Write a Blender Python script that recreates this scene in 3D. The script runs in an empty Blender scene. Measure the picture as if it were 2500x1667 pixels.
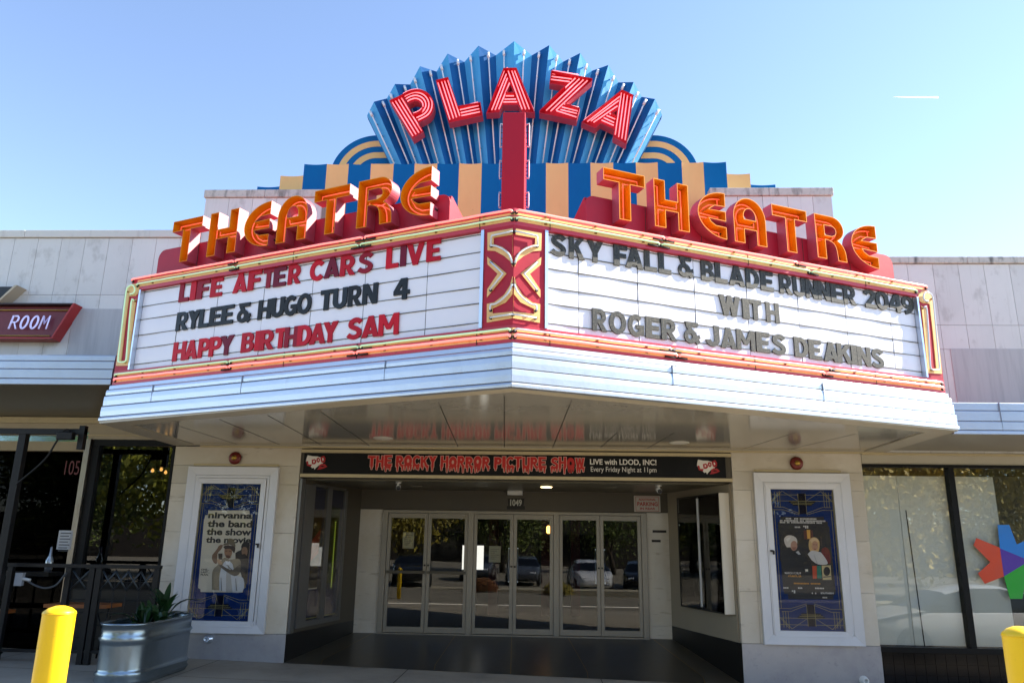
import bpy, bmesh, math, random
from mathutils import Vector, Matrix
from mathutils.geometry import delaunay_2d_cdt
random.seed(7)
SC = bpy.context.scene
COL = SC.collection
# ------------------------------------------------------------------ camera
CF, CPITCH, CROLL, CYAW = 1865.04, 0.259383, 0.0150177, 0.0416542
CPOS = Vector((0.31339, -12.37208, 1.71904))
def ray(x, y):
    u, v = x - 1250.0, y - 833.5
    c, s = math.cos(CROLL), math.sin(CROLL); u, v = c*u + s*v, -s*u + c*v
    c, s = math.cos(CPITCH), math.sin(CPITCH)
    d = (u, CF*c + v*s, CF*s - v*c)
    c, s = math.cos(CYAW), math.sin(CYAW)
    return Vector((c*d[0] - s*d[1], s*d[0] + c*d[1], d[2]))
cam = bpy.data.cameras.new('camera'); camo = bpy.data.objects.new('camera', cam); COL.objects.link(camo)
_f = ray(1250, 833.5).normalized(); _r = (ray(1251, 833.5) - ray(1250, 833.5)).normalized(); _u = _r.cross(_f)
camo.matrix_world = Matrix(((_r.x, _u.x, -_f.x, CPOS.x), (_r.y, _u.y, -_f.y, CPOS.y), (_r.z, _u.z, -_f.z, CPOS.z), (0, 0, 0, 1)))
cam.sensor_width = 36.0; cam.lens = 36.0*CF/2500.0; cam.clip_end = 20000; cam.clip_start = 0.05
SC.camera = camo
# ------------------------------------------------------------------ sky, sun, exposure
SUN_AZ, SUN_EL = math.radians(11.0), math.radians(38.0)       # azimuth measured from +X towards +Y (behind the facade)
sdir = Vector((math.cos(SUN_EL)*math.cos(SUN_AZ), math.cos(SUN_EL)*math.sin(SUN_AZ), math.sin(SUN_EL)))
w = bpy.data.worlds.new('World'); SC.world = w; w.use_nodes = True
nt = w.node_tree; bg = nt.nodes['Background']
sky = nt.nodes.new('ShaderNodeTexSky'); sky.sky_type = 'NISHITA'; sky.sun_disc = False
sky.sun_elevation = SUN_EL; sky.sun_rotation = math.radians(90) - SUN_AZ
sky.altitude = 1500.0; sky.air_density = 0.9; sky.dust_density = 0.2; sky.ozone_density = 1.5
tint = nt.nodes.new('ShaderNodeMix'); tint.data_type = 'RGBA'; tint.blend_type = 'MULTIPLY'; tint.inputs['Factor'].default_value = 1.0; tint.inputs['B'].default_value = (1.08, 1.0, .95, 1)   # warm white balance
nt.links.new(sky.outputs[0], tint.inputs['A']); nt.links.new(tint.outputs['Result'], bg.inputs[0]); bg.inputs[1].default_value = 0.125
sl = bpy.data.lights.new('sun', 'SUN'); sl.energy = 5.0; sl.angle = math.radians(0.5); sl.color = (1.0, 0.92, 0.79)
so = bpy.data.objects.new('sun', sl); COL.objects.link(so); so.rotation_euler = sdir.to_track_quat('Z', 'Y').to_euler(); so.location = (30, 5, 25)
SC.view_settings.view_transform = 'Standard'; SC.view_settings.look = 'None'
SC.view_settings.exposure = 1.8; SC.view_settings.gamma = 1.0

# ------------------------------------------------------------------ helpers: measuring
def O(x, y): return (x/.9408, y/.9408)
def K(s, ox, oy): return lambda x, y: (ox + x/s, oy + y/s)
def hit(px, P, n):
    d = ray(*px); P = Vector(P); n = Vector(n)
    return CPOS + d*((P - CPOS).dot(n)/d.dot(n))
def at(px, Y): return hit(px, (0, Y, 0), (0, 1, 0))
def atz(px, z): return hit(px, (0, 0, z), (0, 0, 1))
# ------------------------------------------------------------------ helpers: materials
def srgb(h):
    h = h.lstrip('#'); o = []
    for i in (0, 2, 4):
        v = int(h[i:i+2], 16)/255.0
        o.append(v/12.92 if v <= .04045 else ((v + .055)/1.055)**2.4)
    return tuple(o)
MATS = {}
def mat(name, col, rough=.5, metal=0.0, noise=None, bump=None, island=0.0, spec=.5, stain=None, coat=0.0, trans=0.0, emit=None, coatr=.03):
    if name in MATS: return MATS[name]
    if isinstance(col, str): col = srgb(col)
    m = bpy.data.materials.new(name); m.use_nodes = True; t = m.node_tree; N = t.nodes; Lk = t.links
    b = N['Principled BSDF']; b.inputs['Roughness'].default_value = rough; b.inputs['Metallic'].default_value = metal
    b.inputs['Specular IOR Level'].default_value = spec; b.inputs['Coat Weight'].default_value = coat; b.inputs['Coat Roughness'].default_value = coatr
    b.inputs['Base Color'].default_value = (*col, 1)
    tc = N.new('ShaderNodeTexCoord'); src = None
    def mixc(a, fac, c2, mode='MIX'):
        x = N.new('ShaderNodeMix'); x.data_type = 'RGBA'; x.blend_type = mode
        if hasattr(fac, 'links') or not isinstance(fac, float): Lk.new(fac, x.inputs['Factor'])
        else: x.inputs['Factor'].default_value = fac
        if a is None: x.inputs['A'].default_value = (*col, 1)
        else: Lk.new(a, x.inputs['A'])
        if isinstance(c2, tuple): x.inputs['B'].default_value = (*c2, 1)
        else: Lk.new(c2, x.inputs['B'])
        return x.outputs['Result']
    if island:
        g = N.new('ShaderNodeNewGeometry'); mr = N.new('ShaderNodeMapRange'); mr.inputs['To Min'].default_value = 1 - island; mr.inputs['To Max'].default_value = 1 + island*.4
        Lk.new(g.outputs['Random Per Island'], mr.inputs['Value'])
        v = N.new('ShaderNodeVectorMath'); v.operation = 'SCALE'; v.inputs[0].default_value = col; Lk.new(mr.outputs[0], v.inputs['Scale']); src = v.outputs[0]
    for st in (noise or []):
        sc, amt, c2 = st[:3]; str_ = st[3] if len(st) > 3 else (1, 1, 1); lo, hi = st[4] if len(st) > 4 else (.45, .75)
        mp = N.new('ShaderNodeMapping'); Lk.new(tc.outputs['Object'], mp.inputs[0]); mp.inputs['Scale'].default_value = str_
        n = N.new('ShaderNodeTexNoise'); n.inputs['Scale'].default_value = sc; n.inputs['Detail'].default_value = 6; n.inputs['Roughness'].default_value = .62
        Lk.new(mp.outputs[0], n.inputs['Vector'])
        r = N.new('ShaderNodeMapRange'); r.inputs['From Min'].default_value = lo; r.inputs['From Max'].default_value = hi; r.inputs['To Max'].default_value = amt
        Lk.new(n.outputs['Fac'], r.inputs['Value'])
        src = mixc(src, r.outputs[0], srgb(c2) if isinstance(c2, str) else c2)
    if src is not None: Lk.new(src, b.inputs['Base Color'])
    if bump:
        n = N.new('ShaderNodeTexNoise'); n.inputs['Scale'].default_value = bump[0]; n.inputs['Detail'].default_value = 5
        Lk.new(tc.outputs['Object'], n.inputs['Vector']); bp = N.new('ShaderNodeBump'); bp.inputs['Strength'].default_value = bump[1]; bp.inputs['Distance'].default_value = bump[2] if len(bump) > 2 else .01
        Lk.new(n.outputs['Fac'], bp.inputs['Height']); Lk.new(bp.outputs[0], b.inputs['Normal'])
    if trans: b.inputs['Transmission Weight'].default_value = trans
    if emit: b.inputs['Emission Color'].default_value = (*emit[0], 1); b.inputs['Emission Strength'].default_value = emit[1]
    MATS[name] = m; return m
def glass(name, tint=(1, 1, 1), ior=1.5, rough=.0, boost=1.0):
    if name in MATS: return MATS[name]
    m = bpy.data.materials.new(name); m.use_nodes = True; t = m.node_tree; N = t.nodes; Lk = t.links
    N.remove(N['Principled BSDF']); out = N['Material Output']
    fr = N.new('ShaderNodeFresnel'); fr.inputs[0].default_value = ior
    tr = N.new('ShaderNodeBsdfTransparent'); tr.inputs[0].default_value = (*tint, 1)
    gl = N.new('ShaderNodeBsdfGlossy'); gl.inputs['Roughness'].default_value = rough
    mu = N.new('ShaderNodeMath'); mu.operation = 'MULTIPLY'; mu.inputs[1].default_value = boost; mu.use_clamp = True; Lk.new(fr.outputs[0], mu.inputs[0])
    mx = N.new('ShaderNodeMixShader'); Lk.new(mu.outputs[0], mx.inputs[0]); Lk.new(tr.outputs[0], mx.inputs[1]); Lk.new(gl.outputs[0], mx.inputs[2]); Lk.new(mx.outputs[0], out.inputs[0])
    MATS[name] = m; return m
def neon(name, col, strength, base='#f4d8d0'):
    return mat(name, base, rough=.15, emit=(srgb(col), strength))
# ------------------------------------------------------------------ helpers: meshes
class B:
    def __init__(s): s.v = []; s.f = []; s.m = []; s.sm = []
    def add(s, vs, fs, mi=0, smooth=False):
        o = len(s.v); s.v += [Vector(p) for p in vs]
        for f in fs: s.f.append([i + o for i in f]); s.m.append(mi); s.sm.append(smooth)
        return s
    def box(s, fr, a0, a1, b0, b1, c0, c1, mi=0):
        p = [fr(a, b, c) for a in (a0, a1) for b in (b0, b1) for c in (c0, c1)]
        return s.add(p, [(0, 1, 3, 2), (4, 6, 7, 5), (0, 4, 5, 1), (2, 3, 7, 6), (0, 2, 6, 4), (1, 5, 7, 3)], mi)
    def prism(s, fr, tri, c0, c1, mi=0, mside=None, back=True):
        vs, fs, loops = tri; n = len(vs)
        P = [fr(a, b, c1) for a, b in vs] + [fr(a, b, c0) for a, b in vs]
        s.add(P, fs, mi); o = len(s.v) - 2*n
        if back:
            for f in fs: s.f.append([o + n + i for i in reversed(f)]); s.m.append(mi if mside is None else mside); s.sm.append(False)
        for lp in loops:
            for i in range(len(lp)):
                a, b = lp[i], lp[(i+1) % len(lp)]
                s.f.append([o + a, o + n + a, o + n + b, o + b]); s.m.append(mi if mside is None else mside); s.sm.append(False)
        return s
    def flat(s, fr, tri, c, mi=0):
        vs, fs, _ = tri; return s.add([fr(a, b, c) for a, b in vs], fs, mi)
    def tube(s, pts, r, mi=0, n=8, closed=False, r2=None):
        pts = [Vector(p) for p in pts]; k = len(pts)
        if k < 2: return s
        rings = []; prev = None
        for i in range(k):
            if closed: d = (pts[(i+1) % k] - pts[i-1])
            else: d = pts[min(i+1, k-1)] - pts[max(i-1, 0)]
            if d.length < 1e-9: d = Vector((0, 0, 1))
            d.normalize()
            if prev is None:
                x = Vector((0, 0, 1)).cross(d)
                if x.length < .1: x = Vector((1, 0, 0)).cross(d)
            else: x = prev - d*prev.dot(d)
            x.normalize(); prev = x; y = d.cross(x)
            rr = r if r2 is None else r + (r2 - r)*i/(k-1)
            rings.append([pts[i] + (x*math.cos(2*math.pi*j/n) + y*math.sin(2*math.pi*j/n))*rr for j in range(n)])
        V = [p for q in rings for p in q]; F = []
        for i in range(k if closed else k-1):
            for j in range(n):
                a = i*n + j; b = i*n + (j+1) % n; c = ((i+1) % k)*n + (j+1) % n; d = ((i+1) % k)*n + j; F.append((a, b, c, d))
        s.add(V, F, mi, True)
        if not closed:
            s.add(rings[0], [tuple(reversed(range(n)))], mi); s.add(rings[-1], [tuple(range(n))], mi)
        return s
    def lathe(s, org, ax, prof, n=24, mi=0, smooth=True):
        # prof: list of (radius, height along ax)
        org = Vector(org); ax = Vector(ax).normalized(); x = Vector((0, 0, 1)).cross(ax)
        if x.length < .1: x = Vector((1, 0, 0))
        x.normalize(); y = ax.cross(x)
        V = []; F = []
        for r, h in prof:
            for j in range(n): V.append(org + ax*h + (x*math.cos(2*math.pi*j/n) + y*math.sin(2*math.pi*j/n))*r)
        for i in range(len(prof)-1):
            for j in range(n): F.append((i*n + j, i*n + (j+1) % n, (i+1)*n + (j+1) % n, (i+1)*n + j))
        s.add(V, F, mi, smooth)
        if prof[0][0] > 1e-6: s.add(V[:n], [tuple(reversed(range(n)))], mi)
        if prof[-1][0] > 1e-6: s.add(V[-n:], [tuple(range(n))], mi)
        return s
    def sweep(s, fr, prof, a0, a1, mi=0, mL=0.0, mR=0.0, closed=True):
        # profile of (c, b) swept along a; mL/mR: mitre slopes so ends follow a + m*c
        n = len(prof); V = [fr(a0 + mL*c, b, c) for c, b in prof] + [fr(a1 + mR*c, b, c) for c, b in prof]
        F = [(i, (i+1) % n, n + (i+1) % n, n + i) for i in range(n if closed else n-1)]
        if closed: F += [tuple(reversed(range(n))), tuple(range(n, 2*n))]
        return s.add(V, F, mi)
    def build(s, name, mats, parent=None, bevel=0.0, normals=True, origin=None):
        if not isinstance(mats, (list, tuple)): mats = [mats]
        if parent is not None:
            r = parent
            while r.parent is not None: r = r.parent
            org = Vector(r['_o'])
        elif origin is not None: org = Vector(origin)
        else:
            xs = [p.x for p in s.v]; ys = [p.y for p in s.v]; zs = [p.z for p in s.v]
            org = Vector(((min(xs)+max(xs))/2, (min(ys)+max(ys))/2, min(zs)))
        me = bpy.data.meshes.new(name); me.from_pydata([p - org for p in s.v], [], s.f)
        for m in mats: me.materials.append(m)
        me.polygons.foreach_set('material_index', s.m); me.polygons.foreach_set('use_smooth', s.sm); me.update()
        if normals:
            bm = bmesh.new(); bm.from_mesh(me); bmesh.ops.remove_doubles(bm, verts=bm.verts, dist=1e-5); bmesh.ops.recalc_face_normals(bm, faces=bm.faces); bm.to_mesh(me); bm.free()
        o = bpy.data.objects.new(name, me); COL.objects.link(o)
        if parent is not None: o.parent = parent
        else: o.location = org; o['_o'] = list(org)
        if bevel:
            md = o.modifiers.new('bevel', 'BEVEL'); md.width = bevel; md.segments = 2; md.limit_method = 'ANGLE'; md.angle_limit = math.radians(40)
        return o
def tag(o, label, cat=None, group=None, kind=None):
    if label: o['label'] = label
    if cat: o['category'] = cat
    if group: o['group'] = group
    if kind: o['kind'] = kind
    return o
def thing(name, label, cat, loc=(0, 0, 0), group=None):
    o = bpy.data.objects.new(name, None); COL.objects.link(o); o.empty_display_size = .2
    o.location = loc; o['_o'] = list(loc); return tag(o, label, cat, group)
def copy_tree(o, parent=None):
    c = o.copy(); COL.objects.link(c)
    if parent is not None: c.parent = parent
    for ch in [q for q in COL.objects if q.parent == o]: copy_tree(ch, c)
    return c
# ------------------------------------------------------------------ helpers: 2D shapes
def area(p): return sum(p[i][0]*p[(i+1) % len(p)][1] - p[(i+1) % len(p)][0]*p[i][1] for i in range(len(p)))/2
def region(adds, subs=(), eps=1e-5):
    vs = []; fs = []
    for p in list(adds) + list(subs):
        p = [tuple(q) for q in p]
        if area(p) < 0: p = p[::-1]
        o = len(vs); vs += [Vector(q) for q in p]; fs.append(list(range(o, o + len(p))))
    na = len(list(adds))
    V, E, F, ov, oe, of = delaunay_2d_cdt(vs, [], fs, 0, eps)
    V = [(v.x, v.y) for v in V]; keep = []
    for f, src in zip(F, of):
        if any(i < na for i in src) and not any(i >= na for i in src):
            if area([V[i] for i in f]) < 0: f = f[::-1]
            keep.append(tuple(f))
    return V, keep, loops_of(keep)
def loops_of(faces):
    ed = {}
    for f in faces:
        for i in range(len(f)): ed[(f[i], f[(i+1) % len(f)])] = 1
    nx = {}
    for (a, b) in ed:
        if (b, a) not in ed: nx.setdefault(a, []).append(b)
    out = []
    while nx:
        a = next(iter(nx)); lp = [a]; cur = a
        while True:
            l = nx.get(cur)
            if not l: break
            b = l.pop()
            if not l: del nx[cur]
            if b == a: break
            lp.append(b); cur = b
        if len(lp) > 2: out.append(lp)
    return out
def poly(p): return region([p])
def inset(pts, d):
    n = len(pts); out = []
    for i in range(n):
        p0, p1, p2 = Vector(pts[i-1]), Vector(pts[i]), Vector(pts[(i+1) % n])
        e1 = (p1-p0); e2 = (p2-p1)
        if e1.length < 1e-9 or e2.length < 1e-9: out.append(tuple(p1)); continue
        e1.normalize(); e2.normalize()
        n1 = Vector((-e1.y, e1.x)); n2 = Vector((-e2.y, e2.x)); k = 1 + n1.dot(n2)
        mvec = (n1 + n2)/max(k, .35)
        out.append(tuple(p1 + mvec*d))
    return out
def rect(x0, y0, x1, y1): return [(x0, y0), (x1, y0), (x1, y1), (x0, y1)]
def ell(cx, cy, rx, ry, a0=0, a1=360, n=28):
    return [(cx + rx*math.cos(math.radians(a0 + (a1-a0)*i/n)), cy + ry*math.sin(math.radians(a0 + (a1-a0)*i/n))) for i in range(n + (0 if abs(a1-a0) == 360 else 1))]
def arcband(cx, cy, rx, ry, a0, a1, w, n=20):
    return ell(cx, cy, rx, ry, a0, a1, n) + ell(cx, cy, rx-w, ry-w, a1, a0, n)
def stroke(pts, w):
    L = []; R = []; n = len(pts)
    for i in range(n):
        p = Vector(pts[i]); a = Vector(pts[max(i-1, 0)]); b = Vector(pts[min(i+1, n-1)])
        if 0 < i < n-1:
            e1 = (p-a).normalized(); e2 = (b-p).normalized(); n1 = Vector((-e1.y, e1.x)); n2 = Vector((-e2.y, e2.x)); m = (n1+n2)/max(1 + n1.dot(n2), .4)
        else:
            e = (b-a).normalized(); m = Vector((-e.y, e.x))
        L.append(tuple(p + m*w/2)); R.append(tuple(p - m*w/2))
    return L + R[::-1]
def smooth(pts, k=5):
    out = []; n = len(pts)
    for i in range(n-1):
        p0, p1, p2, p3 = [Vector(pts[max(0, min(n-1, j))]) for j in (i-1, i, i+1, i+2)]
        for q in range(k):
            t = q/k; out.append(tuple(.5*((2*p1) + (p2-p0)*t + (2*p0-5*p1+4*p2-p3)*t*t + (3*p1-p0-3*p2+p3)*t**3)))
    out.append(tuple(pts[-1])); return out
def text_tri(body, offset=0.0, shear=0.0, spacing=1.0, res=4):
    cu = bpy.data.curves.new('t', 'FONT'); cu.body = body; cu.offset = offset; cu.resolution_u = res; cu.shear = shear; cu.space_character = spacing; cu.fill_mode = 'FRONT'
    ob = bpy.data.objects.new('t', cu); COL.objects.link(ob); dg = bpy.context.evaluated_depsgraph_get(); dg.update()
    me = bpy.data.meshes.new_from_object(ob.evaluated_get(dg)); V = [(v.co.x, v.co.y) for v in me.vertices]; F = [tuple(p.vertices) for p in me.polygons]
    bpy.data.objects.remove(ob); bpy.data.meshes.remove(me); bpy.data.curves.remove(cu)
    return V, F, []
def fit(tri, a0, a1, b0, b1):
    V, F, Lp = tri; xs = [v[0] for v in V]; ys = [v[1] for v in V]; x0, x1, y0, y1 = min(xs), max(xs), min(ys), max(ys)
    return [(a0 + (x-x0)*(a1-a0)/(x1-x0), b0 + (y-y0)*(b1-b0)/(y1-y0)) for x, y in V], F, Lp
def FA(a, b, c): return Vector((a, -c, b))
def FY(Y): return lambda a, b, c: Vector((a, Y - c, b))
def FZ(a, b, c): return Vector((a, b, c))
def splay(P, Q):
    P = Vector(P); d = (Vector(Q)-P); d.normalize(); n = Vector((d.y, -d.x))
    return lambda a, b, c: Vector((P.x + d.x*a + n.x*c, P.y + d.y*a + n.y*c, b))
# ------------------------------------------------------------------ materials
M_red = mat('marquee_red_paint', '#a81c32', .5, spec=.3, noise=[(3, .35, '#8c2433'), (26, .5, '#5d2a20', (1, 1, 1), (.66, .8))], bump=(9, .12, .01))
M_rim = mat('trim_red_paint', '#b32c40', .4, noise=[(14, .6, '#6b2d20', (1, 1, .6), (.62, .78))])
M_cream = mat('trim_cream_paint', '#e2b673', .45, noise=[(9, .55, '#b9803a', (1, 1, 1), (.52, .75)), (40, .8, '#5b3416', (1, 1, 1), (.68, .78))])
M_board = mat('board_white_acrylic', '#e3e2ea', .3, noise=[(1.3, .25, '#d4d4e0')], bump=(2.2, .12, .02), spec=.3)
M_rail = mat('board_rail', '#4a463c', .4, metal=.5)
M_silver = mat('silver_edge', '#cdd6e2', .3, metal=.85)
M_alu = mat('fascia_aluminium', '#b6bec9', .38, metal=.8, noise=[(1.2, .3, '#aeb8c6', (1, 1, 4)), (30, .25, '#8f969c', (.25, .25, 3), (.6, .8)), (5, .35, '#8d8a86', (1, 1, .5), (.62, .78))], bump=(3, .22, .03))
M_alu_dark = mat('fascia_groove', '#3a3b38', .6)
M_soffit = mat('soffit_enamel', '#aaa59a', .125, metal=.3, noise=[(1.1, .35, '#8f887b'), (6, .3, '#7c7568', (1, 1, 1), (.58, .75))], bump=(2.2, .05, .02), spec=.9)
M_soffit_lip = mat('soffit_lip', '#aca28e', .4, noise=[(2, .3, '#8d8068')])
M_seam = mat('seam_dark', '#2e2a22', .8)
M_orange = mat('letter_orange_inside', '#de8a08', .55, spec=.2, noise=[(7, .5, '#b9640a'), (30, .8, '#5a2c08', (1, 1, 1), (.68, .8))])
M_lred = mat('letter_red_return', '#b04455', .5, spec=1.0, noise=[(5, .3, '#8e2030')])
M_lback = mat('plaza_letter_back', '#b80c24', .45, spec=.3, noise=[(8, .4, '#9c0c20')])
M_black = mat('black_metal', '#17181a', .45)
M_elec = mat('tube_electrode', '#1d1712', .6)
M_rust = mat('tube_clip_rust', '#8a5a22', .8)
N_orange = neon('neon_orange', '#ff5434', .24, '#e08468')
N_pink = neon('neon_pink', '#ff6058', .33, '#eab0a4')
N_pink2 = neon('neon_bright_pink', '#ff7480', .55, '#eca4a4')
N_green = mat('neon_faint_green', '#bcd9b4', .15, coat=.5, emit=(srgb('#b8e8a8'), .12))  # green tube given a faint glow of its own
N_white = mat('neon_unlit_white', '#cfd5dc', .15, coat=.5)
# ------------------------------------------------------------------ marquee frames
MW, MYE, MYA = 5.66803, -2.1685, -4.73868
ML_ = math.hypot(MW, MYE-MYA); DX, DY = MW/ML_, (MYA-MYE)/ML_
def _sh(a, b): return -a/ML_*(.015 + .04*(b-3.27))
def FL(a, b, c): return Vector((DX*a + DY*c, MYA + DY*a - DX*c, b + _sh(a, b)))
def FR(a, b, c): return Vector((DX*a - DY*c, MYA - DY*a - DX*c, b))
def ML(px, c=0.0):
    q = hit(px, (DY*c, MYA - DX*c, 0), (DY, -DX, 0)); a = (q.x - DY*c)*DX + (q.y - MYA + DX*c)*DY; k = -a/ML_
    return a, (q.z - k*(.015 - .04*3.27))/(1 + .04*k)
def MR(px, c=0.0):
    q = hit(px, (-DY*c, MYA - DX*c, 0), (-DY, -DX, 0)); a = (q.x + DY*c)*DX - (q.y - MYA + DX*c)*DY
    return a, q.z
MIT = -DY/DX   # mitre: at the apex a = MIT*c on the left face, -MIT*c on the right
c1 = K(3.136, 0, 500); c2 = K(2.35, 0, 1000); cc3 = K(2.35, 400, 1000); c3 = K(4.523, 380, 380); c4 = K(4.612, 850, 380); c5 = K(4.523, 1330, 380)
c7 = K(3.92, 250, 650); c8 = K(2.7025, 1050, 520); R8 = K(3.136, 2000, 500); n1 = K(4.612, 700, 560); n2 = K(4.704, 1400, 680); c6b = K(2.8517, 1700, 450)
d4 = K(2.542, 850, 1050); d5 = K(2.542, 1300, 1050); d6 = K(2.5425, 1750, 1050); d7 = K(2.0444, 2050, 900)
f1 = K(3.4075, 850, 80); f2 = K(3.4075, 1250, 80); p3 = K(5.88, 940, 150); p4 = K(7.4667, 1290, 150)
# ------------------------------------------------------------------ the marquee
mq = thing('theatre_marquee', 'wedge shaped red theatre marquee with white message boards and orange neon letters', 'marquee', (0, 0, 3.27))
sd = {-1: FL, 1: FR}; mp = {-1: ML, 1: MR}
def sweep(b, s, prof, a0, a1, mi=0):   # a0<a1 measured from the apex outward, mitred at the apex
    if s < 0: b.sweep(FL, prof, -a1, -a0, mi, 0, MIT if a0 == 0 else 0)
    else: b.sweep(FR, prof, a0, a1, mi, -MIT if a0 == 0 else 0, 0)
def abox(b, s, a0, a1, b0, b1, c0, c1, mi=0): sweep(b, s, [(c0, b0), (c1, b0), (c1, b1), (c0, b1)], a0, a1, mi)
END = 6.2235
cb = B()
plan = [(-5.60, -2.10), (0, -4.60), (5.60, -2.10), (5.60, -.003), (-5.60, -.003)]
cb.prism(FZ, poly(plan), 3.33, 5.19)
cb.build('cabinet', M_red, mq)
for s in (-1, 1):
    b = B()
    abox(b, s, 0, 6.02 if s < 0 else 6.10, 5.05, 5.244, -.12, 0, 0)                    # top trim
    abox(b, s, 0, 6.0 if s < 0 else 6.08, 5.166, 5.192, 0, .004, 1); abox(b, s, 0, 5.95, 5.095, 5.146, 0, .004, 1)
    abox(b, s, 0, END, 3.742, 3.925, -.12, 0, 0)                                          # bottom trim
    abox(b, s, 0, END-.02, 3.857, 3.895, 0, .004, 1); abox(b, s, 0, END-.02, 3.777, 3.833, 0, .004, 1)
    for ax in (.42, 5.0 if s > 0 else 2.0, 3.1): abox(b, s, ax, ax+.008, 3.745, 3.92, .0045, .007, 2); abox(b, s, ax, ax+.008, 5.06, 5.24, .0045, .007, 2)
    b.build('border_trim', [M_rim, M_cream, M_seam], mq)
    b = B(); abox(b, s, 0, .362, 3.925, 5.05, -.12, -.002, 0); b.build('corner_post', M_red, mq)
    b = B(); abox(b, s, .3635, .40, 3.93, 5.045, -.097, .012, 0); b.build('edge_strip', M_silver, mq); b = B(); abox(b, s, 5.90, 5.93, 3.93, 5.045, -.097, .012, 0); b.build('edge_strip', M_silver, mq)
    # end panel with rounded shoulder and the J shaped cream ornament
    b = B(); fr = sd[s]
    pan = [(5.931, 3.925), (END, 3.925), (END-.005, 5.05), (6.13, 5.17), (6.06, 5.244), (6.02 if s < 0 else 6.101, 5.244), (6.02 if s < 0 else 6.101, 5.05), (5.931, 5.05)]
    b.prism(fr, poly([(s*x, y) for x, y in pan]), -.3, -.003, 0)
    J = [(132, 953), (150, 800), (195, 480), (232, 250), (250, 195), (285, 170), (325, 168), (352, 195), (357, 230), (345, 262), (318, 284), (285, 286), (258, 290), (222, 560), (182, 903), (222, 905), (262, 560), (288, 345), (326, 312), (288, 620), (250, 950)]
    Jp = [ML(c7(*p)) for p in J]; Jp = [(s*-x, y) for x, y in Jp]
    b.prism(fr, poly(Jp), -.003, .006, 1); b.build('end_panel', [M_red, M_cream], mq)
    T = [(300, 330), (275, 350), (235, 800), (225, 895), (205, 915), (165, 915), (150, 895), (165, 760), (205, 420), (228, 240), (250, 195), (285, 180), (305, 200), (308, 235), (290, 262), (265, 265)]
    tp = [ML(c7(*p), .035) for p in T]; tb = B(); tb.tube([fr(-s*x, y, .035) for x, y in smooth(tp, 3)], .011)
    for q in (0, 4, 9, 15): tb.tube([fr(-s*tp[q][0], tp[q][1], .006), fr(-s*tp[q][0], tp[q][1], .03)], .012, 1, 6)
    tb.build('neon_tube', [N_green if s < 0 else N_white, M_rust], mq)
    # cream ornament of the corner post
    b = B()
    def L8(l): return [(-s*x, y) for x, y in [ML(c8(*p)) for p in l]]
    capo = [(380, 132), (545, 103), (545, 358), (530, 320), (490, 285), (430, 252), (380, 248)]; capi = [(420, 165), (545, 143), (545, 300), (520, 258), (480, 226), (420, 206)]
    chev = [(378, 290), (505, 399), (376, 557), (378, 505), (447, 402), (380, 340)]
    boto = [(376, 600), (425, 590), (490, 540), (528, 480), (545, 420), (545, 694), (375, 723)]; boti = [(414, 631), (500, 590), (545, 535), (545, 652), (413, 664)]
    g = region([L8(capo), L8(chev), L8(boto)], [L8(capi), L8(boti)]); b.prism(fr, g, -.002, .006)
    b.build('post_ornament', M_cream, mq)
    tb = B()
    for l in ([(400, 215), (405, 150), (545, 120)], [(398, 215), (440, 220), (490, 245), (525, 280), (541, 330)], [(398, 322), (480, 400), (395, 507)], [(541, 470), (520, 520), (480, 565), (430, 600), (400, 605), (395, 640)], [(395, 690), (470, 678), (545, 668)]):
        q = [(-s*x, y) for x, y in [ML(c8(*p), .032) for p in l]]; tb.tube([fr(x, y, .032) for x, y in (smooth(q, 3) if len(q) > 3 else q)], .010)
        for e in (q[0], q[-1]): tb.lathe(fr(e[0], e[1], .006), fr(0, 0, 1)-fr(0, 0, 0), [(.016, 0), (.016, .02)], 8, 1)
    tb.build('neon_tube', [N_white, M_elec], mq)
# message boards: warped acrylic panels between rails
RZ = [5.024, 4.818, 4.63, 4.412, 4.228, 4.01]
for s in (-1, 1):
    fr = sd[s]; b = B()
    seams = [.4, 1.122, 2.0, 2.8, 3.6, 4.42, 5.135, 5.9] if s < 0 else [.4, .8, 1.556, 2.332, 3.094, 3.883, 4.663, 5.442, 5.9]
    zz = [3.926] + RZ[::-1] + [5.049]
    for i in range(len(seams)-1):
        for j in range(len(zz)-1):
            a0, a1 = seams[i]+.004, seams[i+1]-.004; z0, z1 = zz[j]+.001, zz[j+1]-.001; n = 6; m = 4
            ph = random.uniform(0, 6); am = random.uniform(.002, .005); V = []; F = []
            for p in range(n+1):
                for q in range(m+1):
                    x = a0+(a1-a0)*p/n; z = z0+(z1-z0)*q/m
                    bow = am*math.sin(math.pi*q/m)*(1+.6*math.sin(ph+p*1.3)) + .003*math.sin(ph+p*.9)
                    V.append(fr(s*x, z, -.058+bow))
            for p in range(n):
                for q in range(m): F.append((p*(m+1)+q, (p+1)*(m+1)+q, (p+1)*(m+1)+q+1, p*(m+1)+q+1))
            b.add(V, F, 0, True)
    abox(b, s, .39, 5.92, 3.925, 5.05, -.098, -.078, 1)
    mb = b.build('message_board', [M_board, M_seam], mq, normals=False)
    for z in RZ:
        r = B(); abox(r, s, .4, 5.9, z-.0035, z+.0035, -.060, -.048); r.build('rail', M_rail, mb)
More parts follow.
